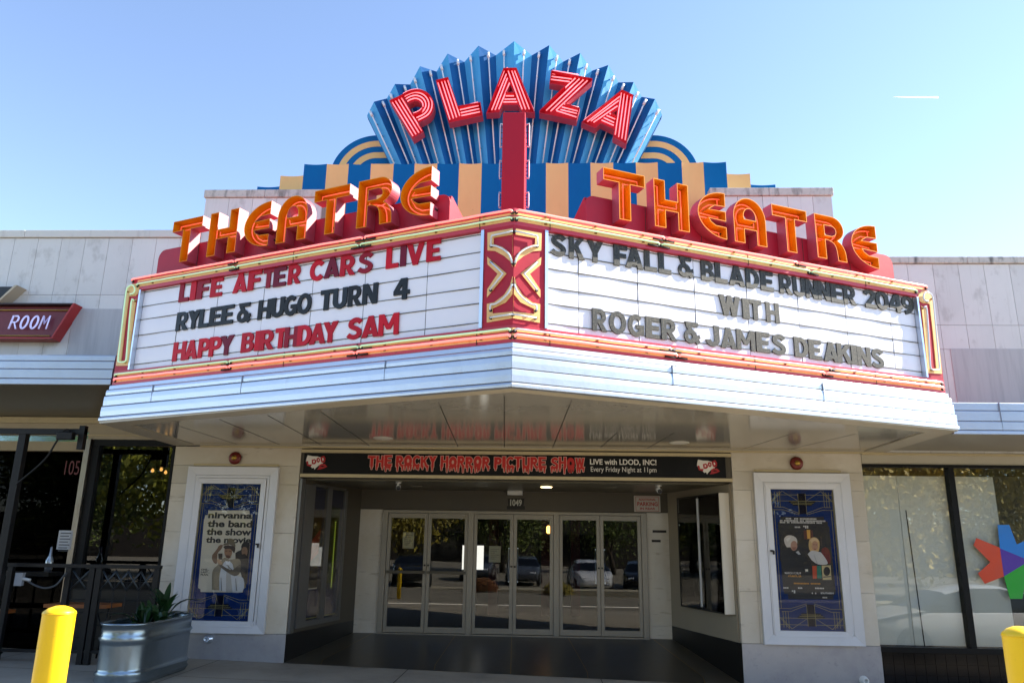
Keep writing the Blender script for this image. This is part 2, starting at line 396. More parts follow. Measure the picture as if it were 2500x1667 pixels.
# border neon tubes
def seg_tubes(s, bz, breaks, m, c=.034, r=.014, bend=True, end=END-.06):
    fr = sd[s]; xs = [.02] + [abs(mp[s](px)[0]) for px in breaks] + [end]
    for i in range(len(xs)-1):
        x0, x1 = xs[i]+(.02 if i else 0), xs[i+1]-(.02 if i < len(xs)-2 else 0); tb = B()
        pts = [(x0, bz-.02, .008), (x0, bz-.008, c*.8), (x0+.02, bz, c), (x0+.1, bz, c)]
        k = 8
        pts += [(x0+.1+(x1-x0-.2)*j/k, bz+random.uniform(-.003, .003), c) for j in range(1, k)]
        pts += [(x1-.1, bz, c), (x1-.02, bz, c), (x1, bz-.008, c*.8), (x1, bz-.02, .008)]
        tb.tube([fr(s*x, z, q) for x, z, q in pts], r)
        x = x0 + .35
        while x < x1-.2:
            tb.tube([fr(s*x, bz-.012, .004), fr(s*x, bz-.004, c)], .008, 1, 6); tb.box(fr, s*x-.016, s*x+.016, bz-.02, bz-.004, .004, .010, 1); x += .62
        for x in (x0, x1):
            tb.lathe(fr(s*x, bz-.02, .004), fr(0, 0, 1)-fr(0, 0, 0), [(.022, 0), (.022, .014), (.015, .02)], 10, 2)
        xe = x1 if i == 0 else x0+.12
        tb.tube([fr(s*(xe-.15), bz-.034, .02), fr(s*(xe-.02), bz-.036, .02)], .012, 2, 8)
        tb.build('neon_tube', [m, M_rust, M_elec], mq)
seg_tubes(-1, 5.212, [(890.8, 581.7), (576.8, 636)], N_pink, end=6.1)
seg_tubes(1, 5.212, [(1621.8, 576.8), (1945.5, 641)], N_pink, end=6.1)
seg_tubes(-1, 5.128, [(880, 600), (580, 650)], N_green, end=5.98, r=.011)
seg_tubes(1, 5.128, [(1610, 595), (1975, 653)], N_green, end=5.9, r=.011)
seg_tubes(-1, 3.878, [(880, 850), (560, 893)], N_green, r=.013)
seg_tubes(1, 3.878, [(1640, 865), (2030, 912)], N_white, r=.011)
seg_tubes(-1, 3.815, [(871, 863.5), (561, 892)], N_pink, r=.016)
seg_tubes(1, 3.815, [(1653, 873.5), (2012, 918)], N_pink, r=.016)
# aluminium fascia: ledge and three lapped bands on each side
FX = 6.27
for s in (-1, 1):
    b = B()
    b2 = [(0, 3.7415), (.030, 3.728), (.036, 3.676), (0, 3.676)]
    sweep(b, s, b2, 0, 6.23)
    for k, (zt, zb) in enumerate(((3.672, 3.592), (3.588, 3.452), (3.448, 3.310), (3.306, 3.252))):
        o = .040 + .010*k
        ex = 6.25 + .012*k
        sweep(b, s, [(0, zt), (o, zt), (o+.014, zt-.012), (o+.018, (zt+zb)/2), (o+.016, zb), (0, zb)], 0, ex)
    b.build('fascia', M_alu, mq, bevel=.003)
    for ax in ((1.55, 3.7, 5.3) if s < 0 else (1.9, 4.05)):
        b = B(); abox(b, s, ax, ax+.0025, 3.27, 3.67, .03, .0715)
        b.build('fascia_joint', mat('joint_grey', '#8e99a6', .45, metal=.6), mq)
# soffit
SZ = 3.262
def plan_off(c, e): return [tuple(FL(-6.2235-e, 0, c)[:2]), (0, MYA - c/DX), tuple(FR(6.2235+e, 0, c)[:2])]
outer = plan_off(.07, .05); ox = outer[2][0]; outer += [(ox, -.004), (-ox, -.004)]
inn = plan_off(-.20, -.22); ix = inn[2][0]; inn += [(ix, -.10), (-ix, -.10)]
def fall(y): return -.05*max(0.0, 1+y/4.9)
def drop(b):
    for p in b.v: p.z += fall(p.y)
    return b
band = lambda y0, y1: [(-9, y0), (9, y0), (9, y1), (-9, y1)]
CUTS = [(-6.0, 0.0)]
outside = lambda y0, y1: [band(-9, y0)] * (y0 > -6) + [band(y1, 3)] * (y1 < 0)
b = B()
for y0, y1 in CUTS: b.prism(FZ, region([outer], [inn] + outside(y0, y1)), SZ, SZ+.03)
drop(b).build('soffit_border', M_soffit_lip, mq, normals=False)
b = B(); inn2 = plan_off(-.205, -.225); ix2 = inn2[2][0]; inn2 += [(ix2, -.105), (-ix2, -.105)]
for y0, y1 in CUTS: b.prism(FZ, region([inn2], outside(y0, y1)), SZ+.012, SZ+.03)
drop(b); sof = b.build('soffit', M_soffit, mq, normals=False); sb_ = B()
for p, q in (((c8(55, 1240)), c8(190, 1550)), (c8(490, 1200), c8(489, 1545)), (c8(935, 1225), c8(805, 1550)), (cc3(595, 22), cc3(920, 208)), (cc3(320, 45), cc3(645, 190)), (cc3(85, 80), cc3(385, 185)), (cc3(900, 2), cc3(1175, 200)),
             (d6(490, 0), d6(145, 118)), (d6(860, 8), d6(440, 118)), (d5(525, 0), d5(400, 122)), (d5(880, 0), d5(690, 122)), (d7(310, 330), d7(200, 390))):
    P = atz(p, SZ+.012); Q = atz(q, SZ-.03); d = Q-P; t = (-.12-P.y)/d.y; Q = P + d*t; P.z = Q.z = SZ+.012
    ts = [0.0, 1.0]
    for u0, u1 in zip(ts, ts[1:]):
        A_, C_ = P.lerp(Q, u0), P.lerp(Q, u1); d = C_-A_; n_ = Vector((-d.y, d.x, 0)).normalized()*.005; k_ = Vector((0, 0, -.003))
        sb_ = B(); sb_.add([A_+n_+k_, A_-n_+k_, C_-n_+k_, C_+n_+k_], [(0, 1, 2, 3)]); drop(sb_).build('panel_seam', M_seam, sof, normals=False)
M_lens = mat('downlight_lens', '#d8d2c0', .5, emit=((1, .9, .7), .25)); M_trimw = mat('downlight_trim', '#d9d4c6', .4)
for px in ((880, 1008), (1560, 1018)):
    P = atz(O(*px), SZ-.04); P.z = SZ + .012 + fall(P.y); b = B(); b.lathe(P, (0, 0, -1), [(.0, .004), (.11, .004), (.13, .01), (.15, .006), (.15, 0)], 24, 0); b.build('downlight', [M_trimw], sof)
# THEATRE channel letters
def G_T(w):
    st = .245*w; return [rect(0, .46, w, .615), rect(w*.40-.02, 0, w*.40+.135, .5)], []
def G_H(w): return [rect(0, 0, .155, .615), rect(w-.155, 0, w, .615), rect(.1, .225, w-.1, .365)], []
def G_E(w):
    o = [(w, 0)] + [(w, .615)] + ell(w*.97, .3075, w*.97, .3075, 90, 270, 24)
    n1_ = [(w+.1, .438), (w*.62, .425), (w*.44, .375), (w*.40, .362), (w+.1, .372)]
    n2_ = [(w+.1, .235), (w*.40, .243), (w*.46, .205), (w*.62, .165), (w+.1, .155)]
    return [o], [n1_, n2_]
def G_A(w):
    o = [(0, 0), (.158, 0), (.158, .19), (w-.150, .19), (w-.150, 0), (w, 0)] + ell(w/2, .35, w/2, .265, 0, 180, 20)
    return [o], [[(.165, .325), (w-.155, .325)] + ell(w/2, .36, w/2-.155, .115, 0, 180, 14)]
def G_R(w):
    o = [(0, 0), (.155, 0), (.155, .27), (.20, .27)] + smooth([(.20, .27), (.29, .235), (.33, .16), (.345, 0)], 4)[1:] + [(w, 0)] + smooth([(w, 0), (w-.012, .14), (w-.06, .235), (w-.13, .285)], 4)[1:] + ell(w-.2, .447, .185, .168, -55, 90, 16) + [(0, .615)]
    return [o], [[(.155, .475), (.155, .335), (w-.23, .335)] + ell(w-.22, .408, .07, .067, -80, 90, 8)]
THG = {'T': G_T, 'H': G_H, 'E': G_E, 'A': G_A, 'R': G_R}
def channel(fr, tri, c0, c1, wall, parent, name, mats, tubes=None, auto=None, tc=.035, tr=.010, tubemat=None, label=None, elec=True):
    V, F, Ls = tri; b = B()
    b.flat(fr, tri, c0+.012, 1); b.flat(fr, (V, [tuple(reversed(f)) for f in F], []), c0, 0)
    for lp in Ls:
        po = [V[i] for i in lp]; pi_ = inset(po, wall); n = len(po)
        Vs = [fr(x, y, c0) for x, y in po] + [fr(x, y, c1) for x, y in po] + [fr(x, y, c1) for x, y in pi_] + [fr(x, y, c0+.012) for x, y in pi_]
        for r in range(3):
            b.add(Vs, [(r*n+i, r*n+(i+1) % n, (r+1)*n+(i+1) % n, (r+1)*n+i) for i in range(n)], 0 if r == 0 else 1)
    o = b.build(name, mats, parent, normals=False)
    t = B()
    if auto:
        for lp in Ls:
            q = inset([V[i] for i in lp], auto)
            if abs(area(q)) < .004: continue
            t.tube([fr(x, y, c0+.012+tc) for x, y in q], tr, 0, 6, closed=True)
            if elec:
                j = min(range(len(q)), key=lambda i: q[i][1]); x, y = q[j]; t.lathe(fr(x+.01, y+.07, c0+.012), fr(0, 0, 1)-fr(0, 0, 0), [(.014, 0), (.014, tc)], 8, 1)
    for l in (tubes or []): t.tube([fr(x, y, c0+.012+tc) for x, y in l], tr, 0, 6)
    if t.v: t.build('neon_tube', [tubemat, M_elec], o)
    if label: o['label'] = label
    return o
LL = [('T', -5.417, -4.828), ('H', -4.679, -4.150), ('E', -4.021, -3.573), ('A', -3.437, -2.940), ('T', -2.845, -2.283), ('R', -2.150, -1.630), ('E', -1.517, -1.088)]
LR = [('T', 1.105, 1.660), ('H', 1.784, 2.268), ('E', 2.400, 2.812), ('A', 2.928, 3.422), ('T', 3.536, 4.100), ('R', 4.232, 4.728), ('E', 4.838, 5.292)]
LD = .165
for s, lst in ((-1, LL), (1, LR)):
    for ch, x0, x1 in lst:
        ad, su = THG[ch](x1-x0); zb = 5.352
        sh = lambda P: [(x+x0, y+zb) for x, y in P]
        channel(sd[s], region([sh(p) for p in ad], [sh(p) for p in su]), -LD, 0, .008, mq, 'channel_letter', [M_lred, M_orange], auto=.045, tc=.055, tr=.0085, tubemat=N_orange, label='orange open channel letter %s outlined in neon' % ch)
    # backing behind the letters: upright plate and the wedge that braces it
    fr = sd[s]; b = B(); mirror = lambda P: [(s*x, y) for x, y in P]
    x0, x1 = (.93, 5.86) if s < 0 else (.96, 5.74); zt = 5.665
    pl = [(x0, 5.245), (x0, zt-.1)] + [(x0+.11-.11*math.cos(t*math.pi/12), zt-.1+.1*math.sin(t*math.pi/12)) for t in range(1, 7)] + [(x1-.13+.13*math.sin(t*math.pi/12), zt-.13+.13*math.cos(t*math.pi/12)) for t in range(0, 7)] + [(x1, 5.245)]
    b.prism(fr, poly(mirror(pl)), -LD-.035, -LD-.003, 0)
    prof = [(-LD-.036, 5.192), (-LD-.036, zt-.02), (-LD-.07, zt-.02), (-.85, 5.25), (-.85, 5.192)]
    sweep(b, s, prof, x0+.004, x1-.1, 0)
    for q in range(1, 6): abox(b, s, x0+(x1-x0)*q/6, x0+(x1-x0)*q/6+.008, 5.25, zt-.004, -LD-.004, -LD-.001, 1)
    b.build('letter_backing', [M_red, M_seam], mq)
# ------------------------------------------------------------------ changeable letters of the message boards
def lt(*p): return list(p)
_w = .235
def _ring(w, n=30): return [ell(w/2, .5, w/2, .52, 0, 360, n)], [ell(w/2, .5, w/2-.225, .30, 0, 360, n)]
def glyph(ch):
    if ch == 'L': return [rect(0, 0, .24, 1), rect(0, 0, .56, .21)], []
    if ch == 'I': return [rect(0, 0, .24, 1)], []
    if ch == 'F': return [rect(0, 0, .24, 1), rect(0, .79, .57, 1), rect(0, .40, .52, .60)], []
    if ch == 'E': return [rect(0, 0, .24, 1), rect(0, .80, .58, 1), rect(0, .405, .52, .595), rect(0, 0, .58, .20)], []
    if ch == 'T': return [rect(0, .79, .64, 1), rect(.20, 0, .44, 1)], []
    if ch == 'H': return [rect(0, 0, .23, 1), rect(.49, 0, .72, 1), rect(.1, .40, .6, .60)], []
    if ch == 'A': return [lt((0, 0), (.25, 0), (.52, 1), (.29, 1)), lt((.55, 0), (.80, 0), (.51, 1), (.28, 1)), rect(.17, .15, .63, .33)], []
    if ch == 'V': return [lt((0, 1), (.25, 1), (.52, 0), (.29, 0)), lt((.55, 1), (.80, 1), (.51, 0), (.28, 0))], []
    if ch == 'Y': return [lt((0, 1), (.27, 1), (.51, .52), (.48, .36), (.27, .42)), lt((.76, 1), (.49, 1), (.25, .52), (.28, .36), (.49, .42)), rect(.265, 0, .495, .5)], []
    if ch in 'PR':
        o = [lt((.1, .34)) + ell(.38, .67, .30, .33, -90, 90, 16) + lt((.1, 1)), rect(0, 0, .235, 1)]; h = [lt((.235, .53)) + ell(.38, .665, .08, .135, -90, 90, 10) + lt((.235, .80))]
        if ch == 'R': o.append(lt((.26, .40), (.47, .40), (.74, 0), (.47, 0)))
        return o, h
    if ch == 'B': return [lt((0, .46)) + ell(.36, .73, .27, .27, -90, 90, 14) + lt((0, 1)), lt((0, 0)) + ell(.37, .29, .31, .29, -90, 90, 14) + lt((0, .58))], [lt((.235, .61)) + ell(.36, .71, .07, .10, -90, 90, 8) + lt((.235, .81)), lt((.235, .19)) + ell(.38, .305, .08, .115, -90, 90, 8) + lt((.235, .42))]
    if ch == 'D': return [lt((0, 0)) + ell(.32, .5, .40, .5, -90, 90, 20) + lt((0, 1))], [lt((.235, .205)) + ell(.32, .5, .17, .295, -90, 90, 14) + lt((.235, .795))]
    if ch == 'O': return _ring(.86)
    if ch == '0': return _ring(.74)
    if ch == 'C': return [arcband(.42, .5, .42, .52, 42, 318, .225, 26)], []
    if ch == 'G': return [arcband(.42, .5, .42, .52, 44, 330, .225, 26), rect(.42, .36, .84, .54), rect(.63, .08, .84, .54)], []
    if ch == 'S': return [stroke(smooth([(.62, .78), (.50, .89), (.33, .90), (.18, .80), (.17, .65), (.30, .55), (.47, .46), (.58, .33), (.54, .17), (.38, .09), (.20, .12), (.06, .22)], 4), .215)], []
    if ch == '2': return [stroke(smooth([(.08, .72), (.16, .85), (.32, .90), (.50, .84), (.53, .68), (.45, .52), (.30, .34), (.16, .12)], 4), .215), rect(.04, 0, .68, .20)], []
    if ch == '4': return [rect(.42, 0, .65, 1), lt((0, .42), (.34, 1), (.6, 1), (.24, .42)), rect(0, .23, .78, .43)], []
    if ch == '9': return [ell(.34, .67, .34, .35, 0, 360, 24), stroke(smooth([(.57, .66), (.55, .42), (.46, .25), (.30, .12), (.16, .09)], 4), .22)], [ell(.34, .67, .12, .15, 0, 360, 14)]
    if ch == 'U': return [rect(0, .34, .23, 1), rect(.47, .34, .70, 1), arcband(.35, .36, .35, .38, 180, 360, .23, 20)], []
    if ch == 'N': return [rect(0, 0, .22, 1), rect(.50, 0, .72, 1), lt((0, 1), (.24, 1), (.72, 0), (.48, 0))], []
    if ch == 'M': return [rect(0, 0, .21, 1), rect(.69, 0, .90, 1), lt((0, 1), (.23, 1), (.54, .28), (.36, .28)), lt((.67, 1), (.90, 1), (.54, .28), (.36, .28))], []
    if ch == 'W': return [lt((0, 1), (.23, 1), (.40, 0), (.20, 0)), lt((.40, 1), (.58, 1), (.40, 0), (.20, 0)), lt((.40, 1), (.58, 1), (.78, 0), (.58, 0)), lt((.75, 1), (.98, 1), (.78, 0), (.58, 0))], []
    if ch == 'K': return [rect(0, 0, .235, 1), lt((.20, .38), (.20, .62), (.47, 1), (.74, 1), (.36, .50)), lt((.27, .55), (.44, .62), (.76, 0), (.48, 0))], []
    if ch == 'J': return [rect(.36, .33, .59, 1), arcband(.295, .34, .295, .36, 190, 360, .22, 20)], []
    if ch == '&': return [lt((.04, 1), (.80, 1), (.76, .80), (.20, .80)), stroke([(.19, .93), (.36, .58), (.80, .02)], .235), ell(.36, .32, .36, .34, 0, 360, 24), lt((.55, .30), (.84, .44), (.90, .26), (.62, .16))], [ell(.33, .32, .13, .135, 0, 360, 14)]
Z_RED = [mat('letter_plastic_red_%d' % i, c, .5, noise=[(3, .25, '#7d1020')], spec=.2) for i, c in enumerate(('#c00a24', '#b00a22', '#8a0e26', '#6a102a', '#bb1028'))]
Z_BLK = [mat('letter_plastic_black_%d' % i, c, .5, noise=[(60, .3, '#3a3830'), (4, .2, '#181c20')], bump=(140, .15, .002), spec=.3) for i, c in enumerate(('#0c0d0f', '#121a1f', '#0f1418', '#18222a'))]
Z_FAD = [mat('letter_plastic_faded_sunlit_%d' % i, c, .6, noise=[(55, .6, '#6f6b5c', (1, 1, 1), (.48, .66)), (4, .3, '#14191c')], bump=(140, .3, .003), spec=.4) for i, c in enumerate(('#262827', '#202527', '#2f302d'))]  # weathered grain; base also lightened to stand in for sunlit sheen
ORD = ['first', 'second', 'third', 'fourth', 'fifth', 'sixth', 'seventh', 'eighth', 'ninth']
ROWT = [5.046, 4.644, 4.243]; RNAME = ['top', 'middle', 'bottom']; LH = .253
def row(s, r, words, colours):
    fr = sd[s]
    for wi, wd in enumerate(words):
        for li, (ch, x0, x1, ym, crop) in enumerate(wd):
            ua = mp[s](crop(x0, ym), -.045)[0]; ub = mp[s](crop(x1, ym), -.045)[0]
            ad, su = glyph(ch); xs = [p[0] for q in ad for p in q]; g0, g1 = min(xs), max(xs); gp = .025*(ub-ua); ua += gp; ub -= gp; k = (ub-ua)/(g1-g0)
            rz = random.uniform(-.008, .008); zt = ROWT[r] + random.uniform(-.004, .004); zc = zt-LH
            def T(P): return [(ua + (x-g0)*k + rz*y*LH, zc + y*LH) for x, y in P]
            V, F, Lp = region([T(p) for p in ad], [T(p) for p in su]); cc = -.040 + random.uniform(0, .008)
            b = B(); b.prism(fr, (V, F, Lp), cc-.018, cc)
            for (ax_, bx) in ((.25, ROWT[r]), ):
                pass
            if colours[0] == 'r': ci = random.choice((0, 1, 1, 2, 3, 4)); m = Z_RED[ci]; cn = ('bright red', 'red', 'dark crimson', 'maroon', 'bright red')[ci]
            else: m = random.choice(Z_BLK if s < 0 else Z_FAD); cn = 'black' if s < 0 else 'faded sunlit black'
            o = b.build('sign_letter', m)
            what = 'ampersand' if ch == '&' else ('digit ' + ch if ch.isdigit() else 'letter ' + ch)
            if len(wd) == 1: lab = '%s plastic %s alone in the %s row of the %s message board' % (cn, what, RNAME[r], 'left' if s < 0 else 'right')
            else: lab = '%s %s, %s in the %s word, %s row, %s board' % (cn, what, ORD[li], ORD[wi], RNAME[r], 'left' if s < 0 else 'right')
            tag(o, lab, 'letter', 'plastic letters on the message boards')
def Wd(s, spans, crop): return [(ch, a, b, y, crop) for ch, (a, b, y) in zip(s, spans)]
row(-1, 0, [Wd('LIFE', [(735, 832, 260), (845, 898, 245), (908, 1030, 225), (1035, 1152, 205)], c7),
    Wd('AFTE', [(1252, 1390, 175), (1395, 1525, 150), (1540, 1645, 130), (1640, 1762, 105)], c7) + Wd('R', [(15, 165, 510)], n1),
    Wd('CARS', [(262, 420, 455), (425, 603, 440), (605, 782, 405), (798, 975, 375)], n1), Wd('LIVE', [(1118, 1264, 330), (1278, 1347, 300), (1352, 1553, 270), (1575, 1740, 235)], n1)], 'r')
row(-1, 1, [Wd('RYLEE', [(710, 828, 525), (815, 937, 510), (922, 1020, 500), (1023, 1140, 480), (1140, 1258, 465)], c7), Wd('&', [(1293, 1430, 435)], c7),
    Wd('HUGO', [(1488, 1618, 410), (1614, 1745, 390), (1742, 1872, 370), (1865, 2005, 350)], c7), Wd('TURN', [(375, 522, 790), (520, 685, 770), (690, 852, 745), (850, 1027, 715)], n1), Wd('4', [(1205, 1392, 655)], n1)], 'b')
row(-1, 2, [Wd('HAPPY', [(675, 802, 810), (792, 915, 790), (918, 1030, 780), (1022, 1140, 760), (1125, 1258, 745)], c7),
    Wd('BIRTHDAY', [(1330, 1455, 715), (1460, 1515, 705), (1507, 1652, 695), (1652, 1765, 675), (1745, 1877, 665), (1868, 2008, 650), (1982, 2140, 635), (2110, 2257, 615)], c7), Wd('SAM', [(675, 850, 1110), (845, 1043, 1090), (1036, 1270, 1050)], n1)], 'r')
row(1, 0, [Wd('SKY', [(55, 240, 990), (262, 442, 1020), (460, 647, 1045)], c5), Wd('FALL', [(757, 912, 1095), (885, 1087, 1130), (1095, 1239, 1155), (1252, 1395, 1180)], c5), Wd('&', [(1465, 1643, 1225)], c5),
    Wd('BLA', [(1720, 1870, 1265), (1873, 2014, 1285), (2025, 2207, 1320)], c5) + Wd('DE', [(340, 436, 645), (443, 536, 670)], c6b),
    Wd('RUNNER', [(575, 668, 690), (668, 757, 705), (758, 845, 725), (843, 930, 740), (932, 1024, 755), (1020, 1112, 770)], c6b), Wd('2049', [(1163, 1253, 795), (1243, 1338, 810), (1337, 1432, 820), (1426, 1512, 830)], c6b)], 'b')
row(1, 1, [Wd('WIT', [(1665, 1917, 300), (1935, 2015, 335), (2012, 2158, 345)], n2) + Wd('H', [(482, 578, 885)], c6b)], 'b')
row(1, 2, [Wd('ROGER', [(210, 389, 465), (402, 606, 500), (622, 812, 535), (822, 1000, 560), (1002, 1187, 590)], n2), Wd('&', [(1262, 1455, 620)], n2),
    Wd('JAM', [(1512, 1680, 655), (1685, 1872, 680), (1867, 2087, 700)], n2) + Wd('ES', [(413, 512, 1095), (520, 623, 1115)], c6b), Wd('DEAKINS', [(678, 778, 1135), (780, 872, 1150), (880, 990, 1165), (976, 1086, 1180), (1078, 1121, 1190), (1117, 1215, 1200), (1215, 1307, 1215)], c6b)], 'b')
# ------------------------------------------------------------------ fan sign, pylon, striped parapet
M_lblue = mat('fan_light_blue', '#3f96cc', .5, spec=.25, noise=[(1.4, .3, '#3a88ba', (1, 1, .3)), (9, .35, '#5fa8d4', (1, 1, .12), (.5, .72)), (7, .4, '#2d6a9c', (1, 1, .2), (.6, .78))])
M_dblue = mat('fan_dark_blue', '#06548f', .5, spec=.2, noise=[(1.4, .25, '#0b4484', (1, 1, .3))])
M_sblue = mat('stripe_blue', '#00609a', .6, spec=.15, noise=[(2.5, .3, '#0a4b8e', (1, 1, .4)), (11, .6, '#5f8fc0', (1, 1, 1), (.72, .78))])
M_scream = mat('stripe_cream', '#e6b679', .6, spec=.2, noise=[(2.2, .3, '#d2a067', (1, 1, .4)), (18, .5, '#a67a48', (1, 1, 1), (.68, .8))])
fan = thing('fan_sign', 'pleated blue fan shaped sign with slanted red neon letters and a red fin', 'sign', (-.24, .85, 8.3))
YP, YV, YB = .62, .78, .9
pk = [at(O(*q), YP) for q in ((859, 234), (907, 193.4), (964.6, 152.6), (1028, 123.6), (1098.7, 105.6), (1181, 95))] + [at(f2(*q), YP) for q in ((310, 105), (568, 170), (802, 270), (1012, 412), (1190, 553))]
vl = [at(O(*q), YV) for q in ((843, 266), (888.6, 226.6), (942, 194.6), (1002.6, 165), (1066.7, 142.9), (1138.8, 127.7))] + [at(f2(*q), YV) for q in ((165, 190), (425, 243), (665, 318), (885, 415), (1080, 535), (1248, 685))]
pb = [at(f1(x, 1088), YP) for x in (440, 632, 815, 1000, 1185)]
cx = (pk[5].x); zb0 = pb[0].z - .15
def base(p, Y):   # foot of a fold line: towards the fan's centre
    t = (pk[5].z - zb0)/(pk[5].z - ZC); return Vector((cx + (p.x-cx)*(zb0-ZC)/(p.z-ZC), Y, zb0))
# centre of the fan from the outer fold
ZC = (pb[0].z*(pk[0].x-cx) - pk[0].z*(pb[0].x-cx))/((pk[0].x-cx)-(pb[0].x-cx))
b = B(); fold = []
for i in range(12):
    fold.append(('v', vl[i]));
    if i < 11: fold.append(('p', pk[i]))
for i in range(len(fold)-1):
    A, C = fold[i][1], fold[i+1][1]; A0 = base(A, A.y); C0 = base(C, C.y)
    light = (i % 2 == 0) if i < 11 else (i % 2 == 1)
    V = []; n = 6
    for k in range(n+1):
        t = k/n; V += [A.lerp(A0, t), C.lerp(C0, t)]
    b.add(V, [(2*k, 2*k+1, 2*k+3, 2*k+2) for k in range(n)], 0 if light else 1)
# folded back sheet gives the fan its thickness
for i in range(len(fold)-1):
    A, C = fold[i][1] + Vector((0, .12, -.02)), fold[i+1][1] + Vector((0, .12, -.02)); A0 = base(A, A.y); C0 = base(C, C.y); b.add([A, C, C0, A0], [(0, 1, 2, 3)], 1)
    b.add([fold[i][1], fold[i+1][1], C, A], [(0, 1, 2, 3)], 1)
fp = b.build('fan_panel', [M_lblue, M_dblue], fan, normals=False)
for i in range(len(fold)-1):
    A, C = fold[i][1], fold[i+1][1]; M_ = (A+C)/2; M0 = (base(A, A.y)+base(C, C.y))/2; nrm = (C-A).cross(M0-M_).normalized()
    if nrm.y > 0: nrm = -nrm
    d = (M0-M_).normalized(); tb = B(); P = M_ + d*.10 + nrm*.05; Q = M0 + nrm*.05
    tb.tube([P - nrm*.04, P - d*.0 - nrm*.01, P, P + d*.5, Q], .014); tb.tube([P - d*.02, P + d*.10], .026)
    L_ = (Q-P).length
    for k in range(1, 5): R_ = P + d*(L_*k/5); tb.tube([R_, R_ - nrm*.045], .008, 1, 6)
    tb.build('neon_tube', [N_white, M_elec], fan)
# PLAZA letters
FP = FY(YP-.08); LT = .20
def pz(l, K_, c=LT): return [(q.x, q.z) for q in (at(K_(*p), YP-.08-c) for p in l)]
def plz(ch, K_, adds, subs, tubes):
    channel(FP, region([pz(p, K_) for p in adds], [pz(p, K_) for p in subs]), 0, LT, .012, fan, 'channel_letter', [M_lred, M_lback], tubes=[pz(t, K_, .07) for t in tubes], tc=.10, tr=.0115, tubemat=N_pink2, label='red channel letter %s with parallel pink neon tubes' % ch)
bo = smooth([(235, 480), (320, 432), (420, 402), (520, 408), (610, 450), (675, 530), (705, 620), (690, 720), (640, 795), (560, 845), (470, 888)], 3); bi = smooth([(322, 622), (370, 590), (430, 572), (480, 582), (515, 610), (530, 645), (520, 685), (490, 712), (450, 732), (420, 742), (392, 750)], 3)
pt = [[(95+45*i, 583-18*i), (405+43*i, 1088-24*i)] for i in range(4)]
for t in (.13, .38, .63, .88):
    pt.append([(a[0]+(c[0]-a[0])*t, a[1]+(c[1]-a[1])*t) for a, c in zip(bo, bi)][1:-1])
plz('P', p3, [[(60, 562), (240, 478), (555, 1010), (398, 1112)], bo + [(395, 750), (300, 560)]], [bi], pt)
plz('L', p3, [[(728, 270), (905, 225), (1045, 640), (1370, 585), (1402, 780), (917, 885)]], [], [[(755, 300), (935, 852)], [(808, 290), (985, 836)], [(852, 280), (1030, 820)], [(895, 262), (1075, 800)], [(1060, 678), (1335, 608)], [(1078, 715), (1345, 655)], [(1090, 758), (1355, 700)], [(1100, 799), (1365, 743)]])
plz('A', p3, [[(1700, 95), (1888, 92), (2152, 740), (1968, 728), (1910, 630), (1690, 630), (1638, 735), (1452, 748)]], [[(1797, 340), (1742, 442), (1856, 442)]],
    [[(1725, 125), (1482, 718)], [(1742, 205), (1533, 718)], [(1758, 262), (1583, 715)], [(1788, 330), (1636, 705)], [(1752, 112), (1968, 706)], [(1812, 130), (2018, 706)], [(1850, 128), (2072, 704)], [(1880, 122), (2125, 704)], [(1750, 470), (1842, 470)], [(1736, 516), (1852, 516)], [(1716, 564), (1880, 562)], [(1700, 604), (1896, 602)]])
plz('Z', p4, [[(415, 165), (1167, 312), (1165, 352), (690, 772), (940, 848), (882, 1082), (200, 940), (205, 895), (655, 450), (385, 402)]], [],
    [[(440, 195), (905, 272)], [(436, 248), (800, 302)], [(424, 302), (790, 348)], [(412, 355), (752, 398)], [(905, 287), (258, 892)], [(975, 302), (325, 920)], [(1035, 330), (405, 932)], [(1095, 357), (505, 915)], [(655, 803), (912, 866)], [(610, 858), (897, 930)], [(585, 905), (885, 975)], [(512, 925), (875, 1040)]])
plz('A', p4, [[(1702, 515), (1917, 612), (1792, 1512), (1545, 1380), (1562, 1245), (1320, 1130), (1222, 1222), (968, 1110)]], [[(1612, 905), (1528, 945), (1606, 985)]],
    [[(1690, 570), (1012, 1098)], [(1662, 665), (1072, 1122)], [(1642, 740), (1138, 1112)], [(1618, 838), (1186, 1135)], [(1695, 580), (1578, 1358)], [(1750, 580), (1640, 1400)], [(1805, 630), (1700, 1428)], [(1870, 640), (1760, 1458)], [(1475, 972), (1580, 1022)], [(1422, 1012), (1578, 1078)], [(1372, 1052), (1556, 1140)], [(1332, 1096), (1550, 1192)]])
# red fin in front of the fan, standing on the marquee
a_, z_ = at(O(1155, 258), -3.5), at(O(1207, 258), -3.5)
b = B(); b.box(FY(-3.5), a_.x, z_.x, 5.15, a_.z, -.75, 0); pyl = b.build('fin', mat('fin_red_paint', '#ac1c30', .5, spec=.2, noise=[(1.2, .3, '#982336', (1, 1, .3))]), fan, bevel=.012)
for sx, x in ((-1, a_.x), (1, z_.x)):
    for y0, y1 in ((285, 339), (369, 411), (442, 478)):
        z1, z0 = at(O(1147, y0), -3.2).z, at(O(1147, y1), -3.2).z; tb = B(); o_ = x + sx*.045; tb.tube([(x, -3.2, z1-.02), (o_, -3.2, z1), (o_, -3.2, z1-.04), (o_, -3.2, z0+.04), (o_, -3.2, z0), (x, -3.2, z0+.02)], .010)
        for q in range(4): zz_ = z0 + .05 + (z1-z0-.1)*q/3; tb.tube([(x, -3.2, zz_), (o_, -3.2, zz_)], .005, 1, 5)
        tb.build('neon_tube', [N_white, M_elec], fan)
